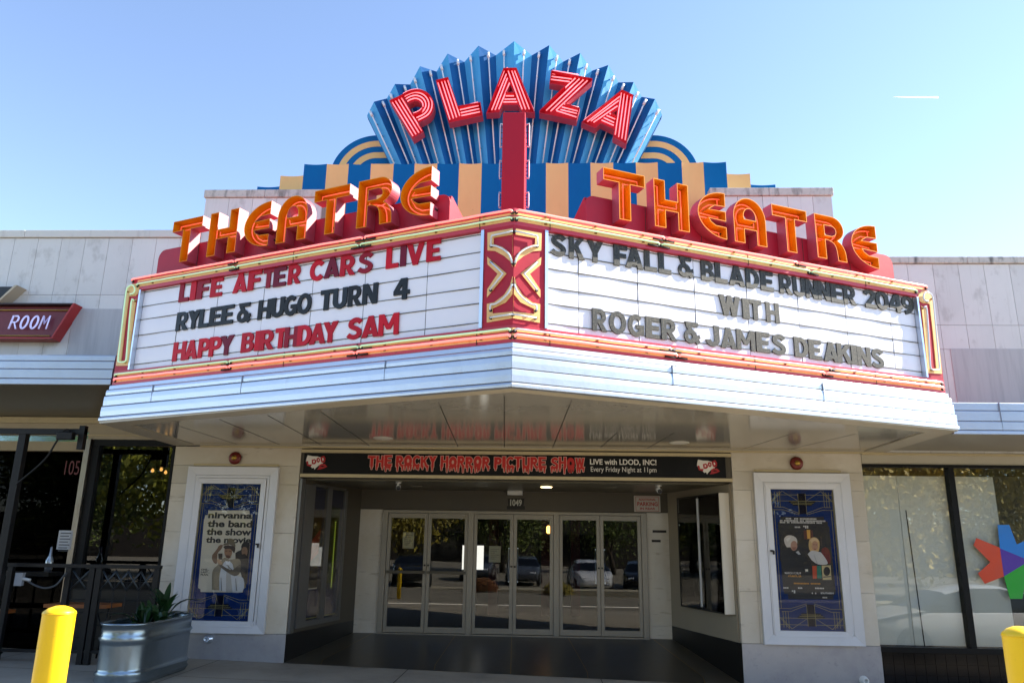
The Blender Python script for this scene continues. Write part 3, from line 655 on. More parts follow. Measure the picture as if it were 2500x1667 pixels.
# ------------------------------------------------------------------ theatre building
M_marble = mat('marble_slab', '#d3d1cc', .42, noise=[(1.5, .25, '#bfbdba'), (.8, .45, '#dcdad6', (1, 1, 1), (.5, .7)), (3.5, .5, '#a8a49d', (1.2, 1, .8), (.56, .68)), (7, .35, '#9a9388', (5, 4, .12), (.60, .8))], island=.10, bump=(30, .05, .004))
M_joint = mat('slab_joint', '#8f8b86', .8)
M_coping = mat('coping_stone', '#c0bcb3', .7, noise=[(4, .9, '#3c3a37', (1.2, 1, .35), (.50, .68)), (14, .4, '#6d6961', (1, 1, 1), (.5, .75))], bump=(25, .3, .01))
M_coping2 = mat('coping_pale', '#cbc8c0', .6, noise=[(3, .5, '#8c8880', (1.5, 1, .3), (.56, .74))], bump=(25, .15, .01))
M_render = mat('grey_render', '#b6b6b6', .75, noise=[(3, .5, '#98979a', (4, 4, .3), (.45, .7)), (20, .3, '#bdbab6', (5, 5, .25))], bump=(60, .15, .004))
M_pier = mat('pier_marble', '#c4b9a6', .3, noise=[(2, .5, '#b09f84'), (1.1, .5, '#d6cfc4', (1, 1, 1), (.5, .7)), (5, .7, '#85735c', (.5, .5, 3), (.62, .75))], island=.14, bump=(24, .06, .004))
M_kick = mat('kick_plate_metal', '#a9a6a6', .36, metal=.4, noise=[(2.5, .5, '#85828a'), (13, .4, '#585a60', (1, 1, 1), (.6, .78))], bump=(4, .2, .02))
M_granite = mat('black_granite', '#12110f', .4, noise=[(60, .4, '#38342f')])
M_dark = mat('dark_interior', '#0c0b0b', .8)
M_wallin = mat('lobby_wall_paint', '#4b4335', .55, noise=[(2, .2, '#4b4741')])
M_frame = mat('case_frame_aluminium', '#cbc9c8', .5, metal=.15, noise=[(4, .25, '#b0aeae', (1, 1, .4)), (30, .4, '#76736c', (1, 1, 1), (.66, .8))])
M_dframe = mat('door_frame_aluminium', '#8d8577', .4, metal=.4, noise=[(5, .3, '#6f695e', (1, 1, .3))])
M_creamtrim = mat('soffit_trim_cream', '#b9a882', .5, noise=[(6, .3, '#978760')])
M_wht = mat('white_paint', '#d6d4cf', .5); M_yel = mat('yellow_paint', '#f2c600', .42, noise=[(5, .3, '#d9a800'), (14, .7, '#a98a2a', (1, 1, .35), (.62, .74)), (40, .8, '#6f6a58', (1, 1, .6), (.68, .76))], bump=(12, .06, .005), coat=.2)
G_clear = glass('pane_clear', (.92, .93, .92)); G_dark = glass('pane_dark', (.35, .36, .36), boost=1.15); G_case = glass('pane_case', (.95, .95, .95), boost=.45)
def gz(x): return -.17 - .026*max(-13, min(13, x))
bd = thing('theatre_building', 'pale marble fronted theatre with stepped parapet and recessed glass entrance', 'building', (-.2, .2, 0))
BX0, BX1, SX0, SX1 = -5.74, 5.312, -3.635, 3.265
def slabs(b, x0, x1, z0, z1, w, hs, c=0.0, mi=0, off=0.0, Yb=.06):
    # marble slabs with open joints, courses hs (list of heights from the top)
    z = z1
    for h in hs:
        zb = max(z-h, z0); x = x0 - off
        while x < x1-1e-4:
            a, e = max(x, x0), min(x+w, x1)
            if e-a > .02 and z-zb > .02: b.box(FA, a+.003, e-.003, zb+.003, z-.003, -Yb, c+random.uniform(0, .002), mi)
            x += w
        z = zb
        if z <= z0+1e-6: break
for x0, x1 in ((BX0, SX0), (SX1, BX1)):
    b = B(); slabs(b, x0, x1, 3.25, 7.64, .43, [1.06, .30, 1.06, .30, 1.06, 1.0]); b.box(FA, x0+.004, x1-.004, 3.25, 7.635, -1.2, -.061, 1)
    b.build('front_wall', [M_marble, M_joint], bd, normals=False)
for x0, x1 in ((BX0-.03, SX0+.02), (SX1-.05, BX1+.03)):
    b = B(); m = (x0+x1)/2; sp = x0 + (x1-x0)*random.uniform(.42, .55)
    b.box(FA, x0, sp-.002, 7.642, 7.79, -1.25, .035); b.box(FA, sp+.002, x1, 7.642, 7.79, -1.25, .035); b.build('coping', M_coping, bd, bevel=.012)
# striped parapet: hollow flutes, stepped at the ends
pw = (4.467+4.933)/23.0
px_ = [at(O(x, 376), .4).x for x in (598, 648, 700, 752, 802, 853, 905, 953, 1005, 1055, 1107, 1158, 1206, 1254, 1305, 1356, 1408, 1460, 1510, 1565, 1615, 1667, 1720, 1776)]
SYF = .38
for i in range(len(px_)-1):
    x0, x1 = px_[i], px_[i+1]; e = min(i, len(px_)-2-i)
    zt = {0: 8.05, 1: 8.27}.get(e, 8.505); V = []; n = 8
    for k in range(n+1):
        t = k/n; sag = math.sin(math.pi*t); V += [Vector((x0+(x1-x0)*t, SYF+.03*sag, 3.4)), Vector((x0+(x1-x0)*t, SYF+.03*sag, zt)), Vector((x0+(x1-x0)*t, SYF+.30, zt)), Vector((x0+(x1-x0)*t, SYF+.30, 3.4))]
    if i == 0: sp_b = B()
    b = sp_b; mi = i % 2
    b.add(V, [(4*k, 4*k+4, 4*k+5, 4*k+1) for k in range(n)], mi, True); b.add(V, [(4*k+1, 4*k+5, 4*k+6, 4*k+2) for k in range(n)] + [(4*k+2, 4*k+6, 4*k+7, 4*k+3) for k in range(n)], mi)
    b.add([V[0], V[1], V[2], V[3]], [(0, 1, 2, 3)], mi); b.add(V[-4:], [(0, 1, 2, 3)], mi)
sp_b.build('striped_parapet', [M_sblue, M_scream], bd, normals=False)
# banded quarter arches on both sides of the fan
AY = .98
for s in (-1, 1):
    top = at(O(868 if s < 0 else 1500, 311), AY); out = at(O(765 if s < 0 else 1600, 375), AY)
    dx = abs(out.x-top.x); zt = top.z; th = (at(O(868, 311), AY).z - at(O(868, 324), AY).z)*1.0
    r = (dx*dx + (zt-out.z)**2)/(2*(zt-out.z)); r = min(r, dx*1.02) if r > dx*1.4 else r
    ca, cz = top.x, zt - r; b = B()
    for k in range(6):
        ro = r-k*th; ri = r-(k+1)*th
        if ri < .05: ri = .05
        a = [(ca + s*ro*math.sin(t*math.pi/2/16), cz + ro*math.cos(t*math.pi/2/16)) for t in range(17)]; c = [(ca + s*ri*math.sin(t*math.pi/2/16), cz + ri*math.cos(t*math.pi/2/16)) for t in range(17)]
        inx = ca - s*1.6
        P = [(inx, cz+ro)] + a + [(a[-1][0], 7.6), (c[-1][0], 7.6)] + c[::-1] + [(inx, cz+ri)]
        b.prism(FY(AY), poly(P), -.25, .002*(k % 2), k % 2)
    b.build('banded_arch', [M_sblue, M_scream], bd)
# piers
PL0, PL1, PR0, PR1 = -5.712, -3.616, 3.322, 5.362
for x0, x1 in ((PL0, PL1), (PR0, PR1)):
    b = B(); zs = [.336, 1.08, 1.84, 2.60, 2.89, 3.20]
    for j in range(5):
        xs = [x0, x0+.28, x1-.34, x1] if j < 3 else [x0, (x0+x1)/2, x1]
        for k in range(len(xs)-1): b.box(FA, xs[k]+.002, xs[k+1]-.002, zs[j]+.002, zs[j+1]-.002, -.10, random.uniform(-.002, .001), 0)
    b.box(FA, x0+.004, x1-.004, .34, 3.2, -.30, -.101, 1)
    pr = b.build('pier', [M_pier, M_joint], bd, normals=False)
    b = B(); g = [(x0-.004, gz(x0)-.06), (x1+.004, gz(x1)-.06), (x1+.004, .333), (x0-.004, .333)]; b.prism(FA, poly(g), -.3, .006); b.build('kick_plate', M_kick, pr, bevel=.004)
    b = B(); b.box(FA, x0+(.42 if x0 < 0 else -.25), x1+(.18 if x0 < 0 else .35), 3.185, 3.235, .0015, .035); b.box(FA, x0+.35, x1-.35, 2.885, 2.92, .0015, .03); b.build('trim_strip', M_creamtrim, pr)
# header above the entrance
b = B(); b.box(FA, PL1+.004, PR0-.004, 2.72, 3.27, -.25, -.01, 0); b.box(FA, PL1+.01, PR0-.01, 3.115, 3.165, -.008, .045, 1); b.box(FA, PL1-.02, PR0-.02, 3.19, 3.245, -.008, .05, 1); b.box(FA, PL1+.02, PR0-.005, 2.725, 2.775, -.008, .035, 1)
b.build('entrance_header', [M_wallin, M_creamtrim], bd)
# recess
RY = 2.442; RL, RR = -3.15, 2.68
SL = splay((PL1, .0), (RL, RY)); SRf = splay((RR, RY), (PR0, .0)); LS = math.hypot(RL-PL1, RY); RS = math.hypot(PR0-RR, RY)
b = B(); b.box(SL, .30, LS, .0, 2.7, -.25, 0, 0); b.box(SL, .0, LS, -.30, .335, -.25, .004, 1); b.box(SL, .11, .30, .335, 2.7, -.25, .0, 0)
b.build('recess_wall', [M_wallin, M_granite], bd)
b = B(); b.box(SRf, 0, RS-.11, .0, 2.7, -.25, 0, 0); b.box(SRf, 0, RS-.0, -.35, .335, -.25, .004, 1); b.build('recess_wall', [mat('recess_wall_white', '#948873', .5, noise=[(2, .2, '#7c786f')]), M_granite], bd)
FB = FY(RY); b = B()
b.box(FB, RL-.2, -2.72, .33, 2.33, -.2, 0, 0); b.box(FB, 2.275, RR+.2, .33, 2.33, -.2, 0, 0); b.box(FB, RL-.2, -2.72, -.1, .328, -.2, .003, 0); b.box(FB, 2.275, RR+.2, -.1, .328, -.2, .003, 0)
b.box(FB, RL-.2, RR+.2, 2.333, 2.8, -.2, .0, 1); b.build('entrance_back_wall', [M_pier, M_wallin], bd)
b = B(); V = [(PL1, .25, 2.70), (PR0, .25, 2.70), (RR, RY, 2.70), (RL, RY, 2.70)]; V += [(x, y, 2.76) for x, y, z in V]; b.add(V, [(3, 2, 1, 0), (4, 5, 6, 7), (0, 1, 5, 4), (1, 2, 6, 5), (2, 3, 7, 6), (3, 0, 4, 7)]); b.build('recess_ceiling', mat('recess_ceiling_paint', '#58523f', .3, spec=.6), bd)
# entrance doors: three pairs
M_int_red = mat('dark_red_drape', '#3a0a10', .8)
dx = [at(d4(x, 510), RY).x for x in (222, 490, 755, 775, 1030)] + [at(d5(x, 510), RY).x for x in (160, 430, 700)]
ZD0, ZD1 = .128, 2.325
b = B()
for x in (-2.715, (dx[2]+dx[3])/2-.052, (at(d5(135, 510), RY).x+dx[5])/2-.052, 2.165): b.box(FB, x, x+.104, ZD0, ZD1, -.10, .035)
b.box(FB, -2.611, 2.165, ZD1-.055, ZD1, -.10, .034); b.box(FB, -2.715, 2.27, ZD0-.05, ZD0, -.12, .06); b.build('door_frame', M_dframe, bd, bevel=.004)
m1 = (dx[2]+dx[3])/2; m2 = (at(d5(135, 510), RY).x+dx[5])/2
prs = [(-2.611, m1-.052), (m1+.052, m2-.052), (m2+.052, 2.165)]
for pi, (x0, x1) in enumerate(prs):
    mid = (x0+x1)/2
    for k, (a, e) in enumerate(((x0+.004, mid-.003), (mid+.003, x1-.004))):
        st = .062; b = B(); zt = ZD1-.058; zb = ZD0+.006
        b.box(FB, a, a+st, zb, zt, -.05, .0); b.box(FB, e-st, e, zb, zt, -.05, 0); b.box(FB, a+st, e-st, zt-.09, zt, -.05, -.001); b.box(FB, a+st, e-st, zb, zb+.10, -.05, -.001)
        d_ = b.build('door', M_dframe, bd, bevel=.003)
        b = B(); b.box(FB, a+st-.005, e-st+.005, zb+.095, zt-.085, -.028, -.022); b.build('glass_pane', G_clear, d_)
        if pi == 0: b = B(); b.box(FB, a+.02, e-.02, 1.17, 1.22, .02, .05); b.box(FB, a+.03, a+.05, 1.18, 1.21, 0, .02); b.box(FB, e-.05, e-.03, 1.18, 1.21, 0, .02); b.build('push_bar', mat('push_bar_bronze', '#4a453d', .35, metal=.7), d_)
        xh = e-.03 if k == 0 else a+.03
        b = B(); b.lathe(FB(xh, 1.32, 0), (0, -1, 0), [(.018, 0), (.018, .012), (.012, .016)], 12); b.build('lock', M_elec, d_)
        if pi > 0: b = B(); b.tube([FB(xh+(-.05 if k == 0 else .05), 1.05, -.06), FB(xh+(-.05 if k == 0 else .05), 1.05, -.10), FB(xh+(-.05 if k == 0 else .05), 1.65, -.10), FB(xh+(-.05 if k == 0 else .05), 1.65, -.06)], .012); b.build('pull_handle', M_silver, d_)
# lobby behind the doors
b = B(); b.box(FZ, -4.2, 3.8, 2.7, 9.5, -.1, .125, 0); b.box(FZ, -4.2, 3.8, 9.5, 9.6, .13, 3, 1); b.box(FZ, -4.3, -4.2, 2.7, 9.5, .13, 3, 1); b.box(FZ, 3.8, 3.9, 2.7, 9.5, .13, 3, 1); b.box(FZ, -4.2, 3.8, 2.75, 9.5, 2.9, 3.0, 1)
b.box(FZ, -4.2, -2.75, 2.65, 2.74, .13, 2.9, 1); b.box(FZ, 2.3, 3.8, 2.65, 2.74, .13, 2.9, 1)
for x in (-.95, .30, 1.0): b.box(FZ, x, x+.22, 6.5, 6.7, .13, 2.6, 2)
b.build('lobby', [mat('lobby_carpet', '#120d0c', .6), mat('lobby_wall_dark', '#191513', .7), M_int_red], bd, normals=False)
b = B(); P = at(O(1260, 1218), 4.6); b.lathe(P + Vector((0, 0, -.06)), (0, 0, 1), [(.03, 0), (.045, .03), (.045, .13), (.025, .16)], 14, 0); b.box(FZ, P.x-.02, P.x+.02, P.y, 9.4 if False else P.y+.05, P.z+.1, 2.9, 1); b.build('wall_lamp', [mat('lamp_amber_glow', '#ffd9a0', .4, emit=(srgb('#ffb050'), 2.5)), M_black], bd)
# recessed ceiling lights
for i, (px, lit) in enumerate(((d4(1230, 352), 1), (d4(425, 347), 0), (d4(830, 347), 0), (d5(485, 355), 0))):
    P = atz(px, 2.70); b = B(); b.lathe(P, (0, 0, -1), [(0, .003), (.075, .003), (.085, .009), (.10, .005), (.10, 0)], 20); b.build('ceiling_light', mat('ceiling_lamp_lit', '#fff0d0', .5, emit=(srgb('#ffdf9c'), 3.5)) if lit else mat('ceiling_lamp_off', '#8d887c', .5), bd)
# the lobby floor rises towards the doors
M_brass = mat('bell_brass', '#a8853a', .35, metal=.8)
M_terr = mat('terrazzo_dark', '#332e26', .3, noise=[(70, .5, '#4d4537', (1, 1, 1), (.5, .7)), (1.6, .4, '#241f19')], spec=.4)
b = B(); nx, ny = 24, 8; V = []
for j in range(ny+1):
    t = j/ny; y = -.02 + (RY+.12)*t; xa = PL1 + (RL-PL1)*t - (.12 if j else 0); xb = PR0 + (RR-PR0)*t + (.12 if j else 0)
    for i in range(nx+1): x = xa + (xb-xa)*i/nx; V.append((x, y, (gz(x)+.006)*(1-t) + .124*t))
b.add(V, [(j*(nx+1)+i, j*(nx+1)+i+1, (j+1)*(nx+1)+i+1, (j+1)*(nx+1)+i) for j in range(ny) for i in range(2, nx-2)], 0)
b.add(V, [(j*(nx+1)+i, j*(nx+1)+i+1, (j+1)*(nx+1)+i+1, (j+1)*(nx+1)+i) for j in range(ny) for i in (0, 1, nx-2, nx-1)], 1)
for i in (2, 8, 12, 16, nx-2):
    for j in range(ny):
        p, q = Vector(V[j*(nx+1)+i]), Vector(V[(j+1)*(nx+1)+i]); k_ = Vector((.004, 0, .003)); b.add([p+k_, q+k_, q+Vector((-.004, 0, .003)), p+Vector((-.004, 0, .003))], [(0, 1, 2, 3)], 2)
tag(b.build('lobby_floor', [M_terr, mat('terrazzo_border', '#4a4438', .35, noise=[(70, .5, '#665f50', (1, 1, 1), (.5, .7)), (2, .4, '#373228')], spec=.4), M_brass], normals=False), None, kind='structure')
# ------------------------------------------------------------------ banner
YBN = FY(-.012)
def pzY(l, K_, Y): return [(q.x, q.z) for q in (at(K_(*p), Y) for p in l)]
bn = B(); n = 40; V = []
x0, x1, z0, z1 = -3.555, 3.222, 2.782, 3.108
for i in range(n+1):
    x = x0 + (x1-x0)*i/n; wv = .004*math.sin(i*1.3)+.003*math.sin(i*.47)
    dz = -.012*abs(math.sin(math.pi*i/5))*.6
    V += [FA(x, z0, .022+wv), FA(x, z1+dz, .024-wv), FA(x, z1+dz, .014), FA(x, z0, .012)]
bn.add(V, [(4*i, 4*i+4, 4*i+5, 4*i+1) for i in range(n)] + [(4*i+3, 4*i+7, 4*i+6, 4*i+2) for i in range(n)] + [(4*i+1, 4*i+5, 4*i+6, 4*i+2) for i in range(n)])
bno = bn.build('banner', mat('banner_vinyl', '#08080a', .45, bump=(3, .15, .02), spec=.2), origin=FA((x0+x1)/2, z0, .02)); tag(bno, 'long black vinyl banner with dripping red title lettering over the entrance', 'banner')
M_drip = mat('banner_red_ink', '#b8140f', .4, noise=[(9, .5, '#8e0d0a')]); M_dripo = mat('banner_pale_outline', '#c79a8a', .4); M_ink = mat('banner_white_ink', '#d8d2c8', .45)
LB = K(5.2267, 880, 1090)
KB = K(2.094, 684, 1050)
words = [('THE', LB(95, 180), LB(405, 180)), ('ROCKY', LB(450, 180), LB(975, 180)), ('HORROR', LB(1022, 180), LB(1655, 180)), ('PICTURE', KB(1093, 160), KB(1360, 160)), ('SHOW', KB(1382, 160), KB(1556, 160))]
def bx(px): return at(px, -.03)
red = B(); outl = B()
for wd, pa_, pb2 in words:
    A, E = bx(pa_), bx(pb2); zt_ = 3.078; zb_ = 2.905; n = len(wd); ra = random.Random(len(wd)*7)
    lw = {'I': .5, 'W': 1.2, 'O': 1.05}; tot = sum(lw.get(c, 1) for c in wd); x = A.x
    for ch in wd:
        cw = (E.x-A.x)*lw.get(ch, 1)/tot; dz = ra.uniform(-.008, .008)
        ad, su = glyph(ch); xs = [p[0] for q in ad for p in q]; g0, g1 = min(xs), max(xs); kx = (cw-.008)/(g1-g0)
        Tm = lambda P: [(x+.004+(p-g0)*kx, zb_+dz+q*(zt_-zb_)) for p, q in P]
        adds = [Tm(p) for p in ad]; subs = [[(cxx + (p-cxx)*.6, czz + (q-czz)*.6) for p, q in P for cxx, czz in ((sum(u[0] for u in P)/len(P), sum(u[1] for u in P)/len(P)),)] for P in (Tm(p) for p in su)]
        for k in range(3):
            xd = x + cw*(.22+.29*k) + ra.uniform(-.010, .010)
            ln = ra.uniform(.03, .08)
            if ch in 'TYP' and k != (0 if ch == 'P' else 1): continue
            if ch in 'HRKA' and k == 1: continue
            if ch == 'I' and k != 1: continue
            wdt = .013
            adds.append([(xd-wdt*1.6, zb_+dz+.03), (xd-wdt*.85, zb_-ln*.5)] + [(xd+wdt*.75*math.cos(t), zb_-ln+wdt*.75*math.sin(t)) for t in [math.pi+math.pi*q/6 for q in range(7)]] + [(xd+wdt*.85, zb_-ln*.5), (xd+wdt*1.6, zb_+dz+.03)])
        V, F, Ls = region(adds, subs); red.flat(FA, (V, F, []), .0355 + ra.uniform(0, .0006))
        oa, os_ = [], []
        for lp in Ls:
            P0 = [V[i] for i in lp]; P1 = inset(P0, -.0085)
            if area(P0) > 0: oa.append(P1)
        outl.flat(FA, region(oa, os_), .0340 + ra.uniform(0, .0008)); x += cw
outl.build('title_outline', M_dripo, bno, normals=False); red.build('title_lettering', M_drip, bno, normals=False)
b = B()
for tx, xa, xb, ya, yb, of in (('LIVE with LDOD, INC!', 357, 768, 180, 220, .022), ('Every Friday Night at 11pm', 362, 768, 228, 268, 0)):
    A, E = at(d5(xa, yb), -.03), at(d5(xb, ya), -.03); zc = at(d5((xa+xb)/2, (ya+yb)/2), -.03).z; hh = (yb-ya)/2.542/1865*12.2
    b.flat(FA, fit(text_tri(tx, of), A.x, E.x, zc-hh/2, zc+hh/2), .0345)
b.build('small_lettering', M_ink, bno, normals=False)
# splash emblem at both ends
KE = K(7.84, 1500, 1090)
WB = [(1600, 245), (1690, 265), (1790, 268), (1850, 285), (1900, 270), (1930, 330), (1925, 400), (1900, 420), (1850, 440), (1820, 470), (1790, 500), (1772, 530), (1755, 490), (1720, 500), (1690, 470), (1620, 430), (1578, 362), (1585, 300)]
R2 = [(1850, 440), (1900, 408), (1925, 420), (1960, 415), (2020, 470), (1960, 500), (1890, 522), (1820, 528), (1850, 490)]
LTR = [('L', [(1585, 360), (1625, 362), (1640, 425), (1710, 425), (1690, 470), (1615, 448)]), ('D', [(1690, 335), (1745, 320), (1785, 345), (1790, 395), (1755, 425), (1705, 420)]), ('O', [(1790, 300), (1830, 292), (1855, 320), (1858, 365), (1830, 395), (1800, 375), (1785, 340)]), ('D', [(1855, 285), (1925, 256), (1965, 310), (1960, 385), (1900, 395), (1875, 360)])]
HOL = [[(1722, 352), (1750, 348), (1758, 380), (1730, 395)], [(1812, 325), (1830, 322), (1836, 350), (1820, 362)], [(1895, 305), (1922, 296), (1930, 340), (1908, 355)], [(1870, 462), (1920, 448), (1975, 468), (1920, 476)]]
e0 = at(KE(1800, 390), -.03)
for dxx, dzz in ((0, 0), (at(O(728, 1060), -.03).x-e0.x, .004)):
    b = B(); sh2 = lambda P: [(x+dxx, z+dzz) for x, z in pzY(P, KE, -.03)]
    b.flat(FA, poly(sh2(WB)), .0345, 0); b.flat(FA, region([sh2(q) for _, q in LTR] + [sh2(R2)], [sh2(q) for q in HOL]), .0355, 1)
    b.build('splash_emblem', [M_ink, mat('emblem_red', '#a01018', .4)], bno, normals=False)
# ------------------------------------------------------------------ poster cases on the piers
M_deco = mat('case_panel_blue', '#022a66', .6, noise=[(2, .3, '#021e4c')], spec=.15); M_gold = mat('deco_gold_line', '#a0965a', .45, metal=.2); M_navy = mat('deco_navy', '#060c24', .6, spec=.1)
def deco(b, x0, x1, z0, z1, Y):
    # art deco line work on the blue panel; mirrored top and bottom, left and right
    fr = FY(Y); cx = (x0+x1)/2; w = x1-x0; h = z1-z0
    def ln(p, q, c=.003, t=.005):
        P = Vector(p); Q = Vector(q); d = (Q-P).normalized(); nn = Vector((-d.y, d.x))*t/2; b.add([fr(*(P+nn), c), fr(*(Q+nn), c), fr(*(Q-nn), c), fr(*(P-nn), c)], [(0, 1, 2, 3)], 1)
    ci = [0]
    for sy in (1, -1):
        zt = z1 if sy > 0 else z0; q = lambda u, v: (cx + u*w/2, zt - sy*v*h)
        b.flat(fr, poly([q(-.12, .03), q(.12, .03), q(.12, .18), q(-.12, .18)]), .0022, 2)
        for (a, v0, v1) in ((.42, .085, .097), (.36, .098, .108), (.30, .109, .12)): b.flat(fr, poly([q(-a, v0), q(a, v0), q(a, v1), q(-a, v1)]), .0026, 2); ci[0] += 1; ln(q(-a, v0), q(a, v0), .0032)
        for sx in (-1, 1):
            ls = [((.97, .02), (.97, .17)), ((.86, .02), (.86, .13)), ((.78, .02), (.78, .13)), ((.70, .01), (.70, .13)), ((1, .085), (.42, .085)), ((1, .04), (.1, .04)), ((.9, .13), (.62, .13)), ((.62, .13), (.12, .175)), ((1, .15), (.62, .15)), ((.62, .15), (.12, .185)), ((.9, .08), (.62, .012)), ((.62, .012), (.15, .08)), ((.97, .09), (.72, .02)), ((.12, .03), (.12, .18))]
            for k, (p, r_) in enumerate(ls): ln(q(sx*p[0], p[1]), q(sx*r_[0], r_[1]), .0034+.0002*k)
    for sx in (-1, 1):
        for k, a in enumerate((.97, .90)): ln((cx+sx*a*w/2, z0+h*.15), (cx+sx*a*w/2, z1-h*.15), .0024+.0001*k)
        ln((cx+sx*.995*w/2, z0), (cx+sx*.995*w/2, z1), .004, .010)
def poster_case(x0, x1, z0, z1, gx0, gx1, gz0, gz1, hinge, label):
    loc = FA((x0+x1)/2, z0, .0); t = thing('poster_case', label, 'poster case', loc)
    b = B(); o = [(x0, z0), (x1, z0), (x1, z1), (x0, z1)]
    def ring(x0, x1, z0, z1, t, c0, c1, c2):
        # mitred frame rails with a sloping face
        P = [(x0, z0), (x1, z0), (x1, z1), (x0, z1)]; Q = [(x0+t, z0+t), (x1-t, z0+t), (x1-t, z1-t), (x0+t, z1-t)]
        for i in range(4):
            j = (i+1) % 4; b.add([FA(*P[i], c0), FA(*P[j], c0), FA(*Q[j], c0), FA(*Q[i], c0), FA(*P[i], c1), FA(*P[j], c1), FA(*Q[j], c2), FA(*Q[i], c2)], [(3, 2, 1, 0), (4, 5, 6, 7), (0, 1, 5, 4), (2, 3, 7, 6), (1, 2, 6, 5), (3, 0, 4, 7)])
    t1 = min(gx0-x0, x1-gx1)*.56
    ring(x0, x1, z0, z1, t1, .0035, .075, .055); b.build('outer_frame', M_frame, t, normals=False, bevel=.002)
    b = B(); ring(x0+t1+.004, x1-t1-.004, z0+t1+.004, z1-t1-.004, (gx0-x0-t1)*.38, .0035, .060, .056)
    xi0, xi1, zi0, zi1 = gx0-.075, gx1+.075, gz0-.075, gz1+.075
    P = [(gx0-.085, gz0-.085), (gx1+.085, gz0-.085), (gx1+.085, gz1+.085), (gx0-.085, gz1+.085)]
    ring(P[0][0], P[1][0], P[0][1], P[2][1], .085, .004, .066, .052); b.build('door_frame', M_frame, t, normals=False, bevel=.002)
    b = B(); b.box(FA, gx0-.02, gx1+.02, gz0-.02, gz1+.02, .004, .010, 0); deco(b, gx0, gx1, gz0, gz1, -.010); b.build('back_panel', [M_deco, M_gold, M_navy], t, normals=False)
    b = B(); b.box(FA, gx0-.004, gx1+.004, gz0-.004, gz1+.004, .042, .046); b.build('glass_pane', G_case, t)
    xl = gx1+.045 if hinge < 0 else gx0-.045; b = B(); zl = gz0+(gz1-gz0)*.545
    b.box(FA, xl-.03, xl+.02, zl, zl+.028, .062, .082); b.box(FA, xl-.0, xl+.028, zl-.04, zl+.018, .084, .098); b.build('padlock', M_elec, t)
    return t
poster_case(-5.424, -3.939, .335, 2.869, -5.185, -4.212, .512, 2.600, -1, 'aluminium framed poster case on the left pier with a white comedy poster')
poster_case(3.639, 5.124, .335, 2.869, 3.892, 4.862, .532, 2.618, 1, 'aluminium framed poster case on the right pier with a dark evening poster')
# posters
M_paper = mat('poster_cream_paper', '#cfc4ac', .5); M_ptxt = mat('poster_dark_ink', '#1d1b1a', .5)
CP = [K(4.355, 460, 1170), K(4.127, 1860, 1180)]
pc = .014
def pp(l, k): return [(q.x, q.z) for q in (at(CP[k](*p), -pc) for p in l)]
b = B(); b.prism(FA, poly(pp([(213, 328), (650, 328), (652, 372), (680, 375), (655, 700), (622, 1098), (605, 1150), (580, 1152), (577, 1200), (130, 1195), (128, 1165), (103, 1150), (165, 428), (182, 378), (208, 378)], 0)), .012, .016)
po = b.build('poster', M_paper); tag(po, 'cream poster with big black lower case title and two men, in the left case', 'poster')
b = B()
for tx, xa, xb, yt, yb in (('nirvanna', 208, 676, 345, 412), ('the band', 200, 678, 430, 505), ('the show', 190, 668, 515, 590), ('the movie', 183, 665, 605, 672)):
    q = pp([(xa, yb), (xb, yb), (xa, yt)], 0); b.flat(FA, fit(text_tri(tx, .04), q[0][0], q[1][0], q[0][1], q[2][1]), .0172)
for tx, xa, xb, yt, yb in (('ONE...', 135, 220, 945, 965), ('LAST...', 132, 228, 972, 992), ('PLAN.', 130, 215, 1000, 1020)):
    q = pp([(xa, yb), (xb, yb), (xa, yt)], 0); b.flat(FA, fit(text_tri(tx, .03), q[0][0], q[1][0], q[0][1], q[2][1]), .0172)
b.build('title_lettering', M_ptxt, po, normals=False)
def art(k, shapes, par, name):
    b = B(); ms = []
    for i, (col, P) in enumerate(shapes):
        m = mat('print_' + col.strip('#'), col, .5)
        if m not in ms: ms.append(m)
        b.flat(FA, poly(pp(P, k)), .0176+.00035*i, ms.index(m))
    b.build(name, ms, par, normals=False)
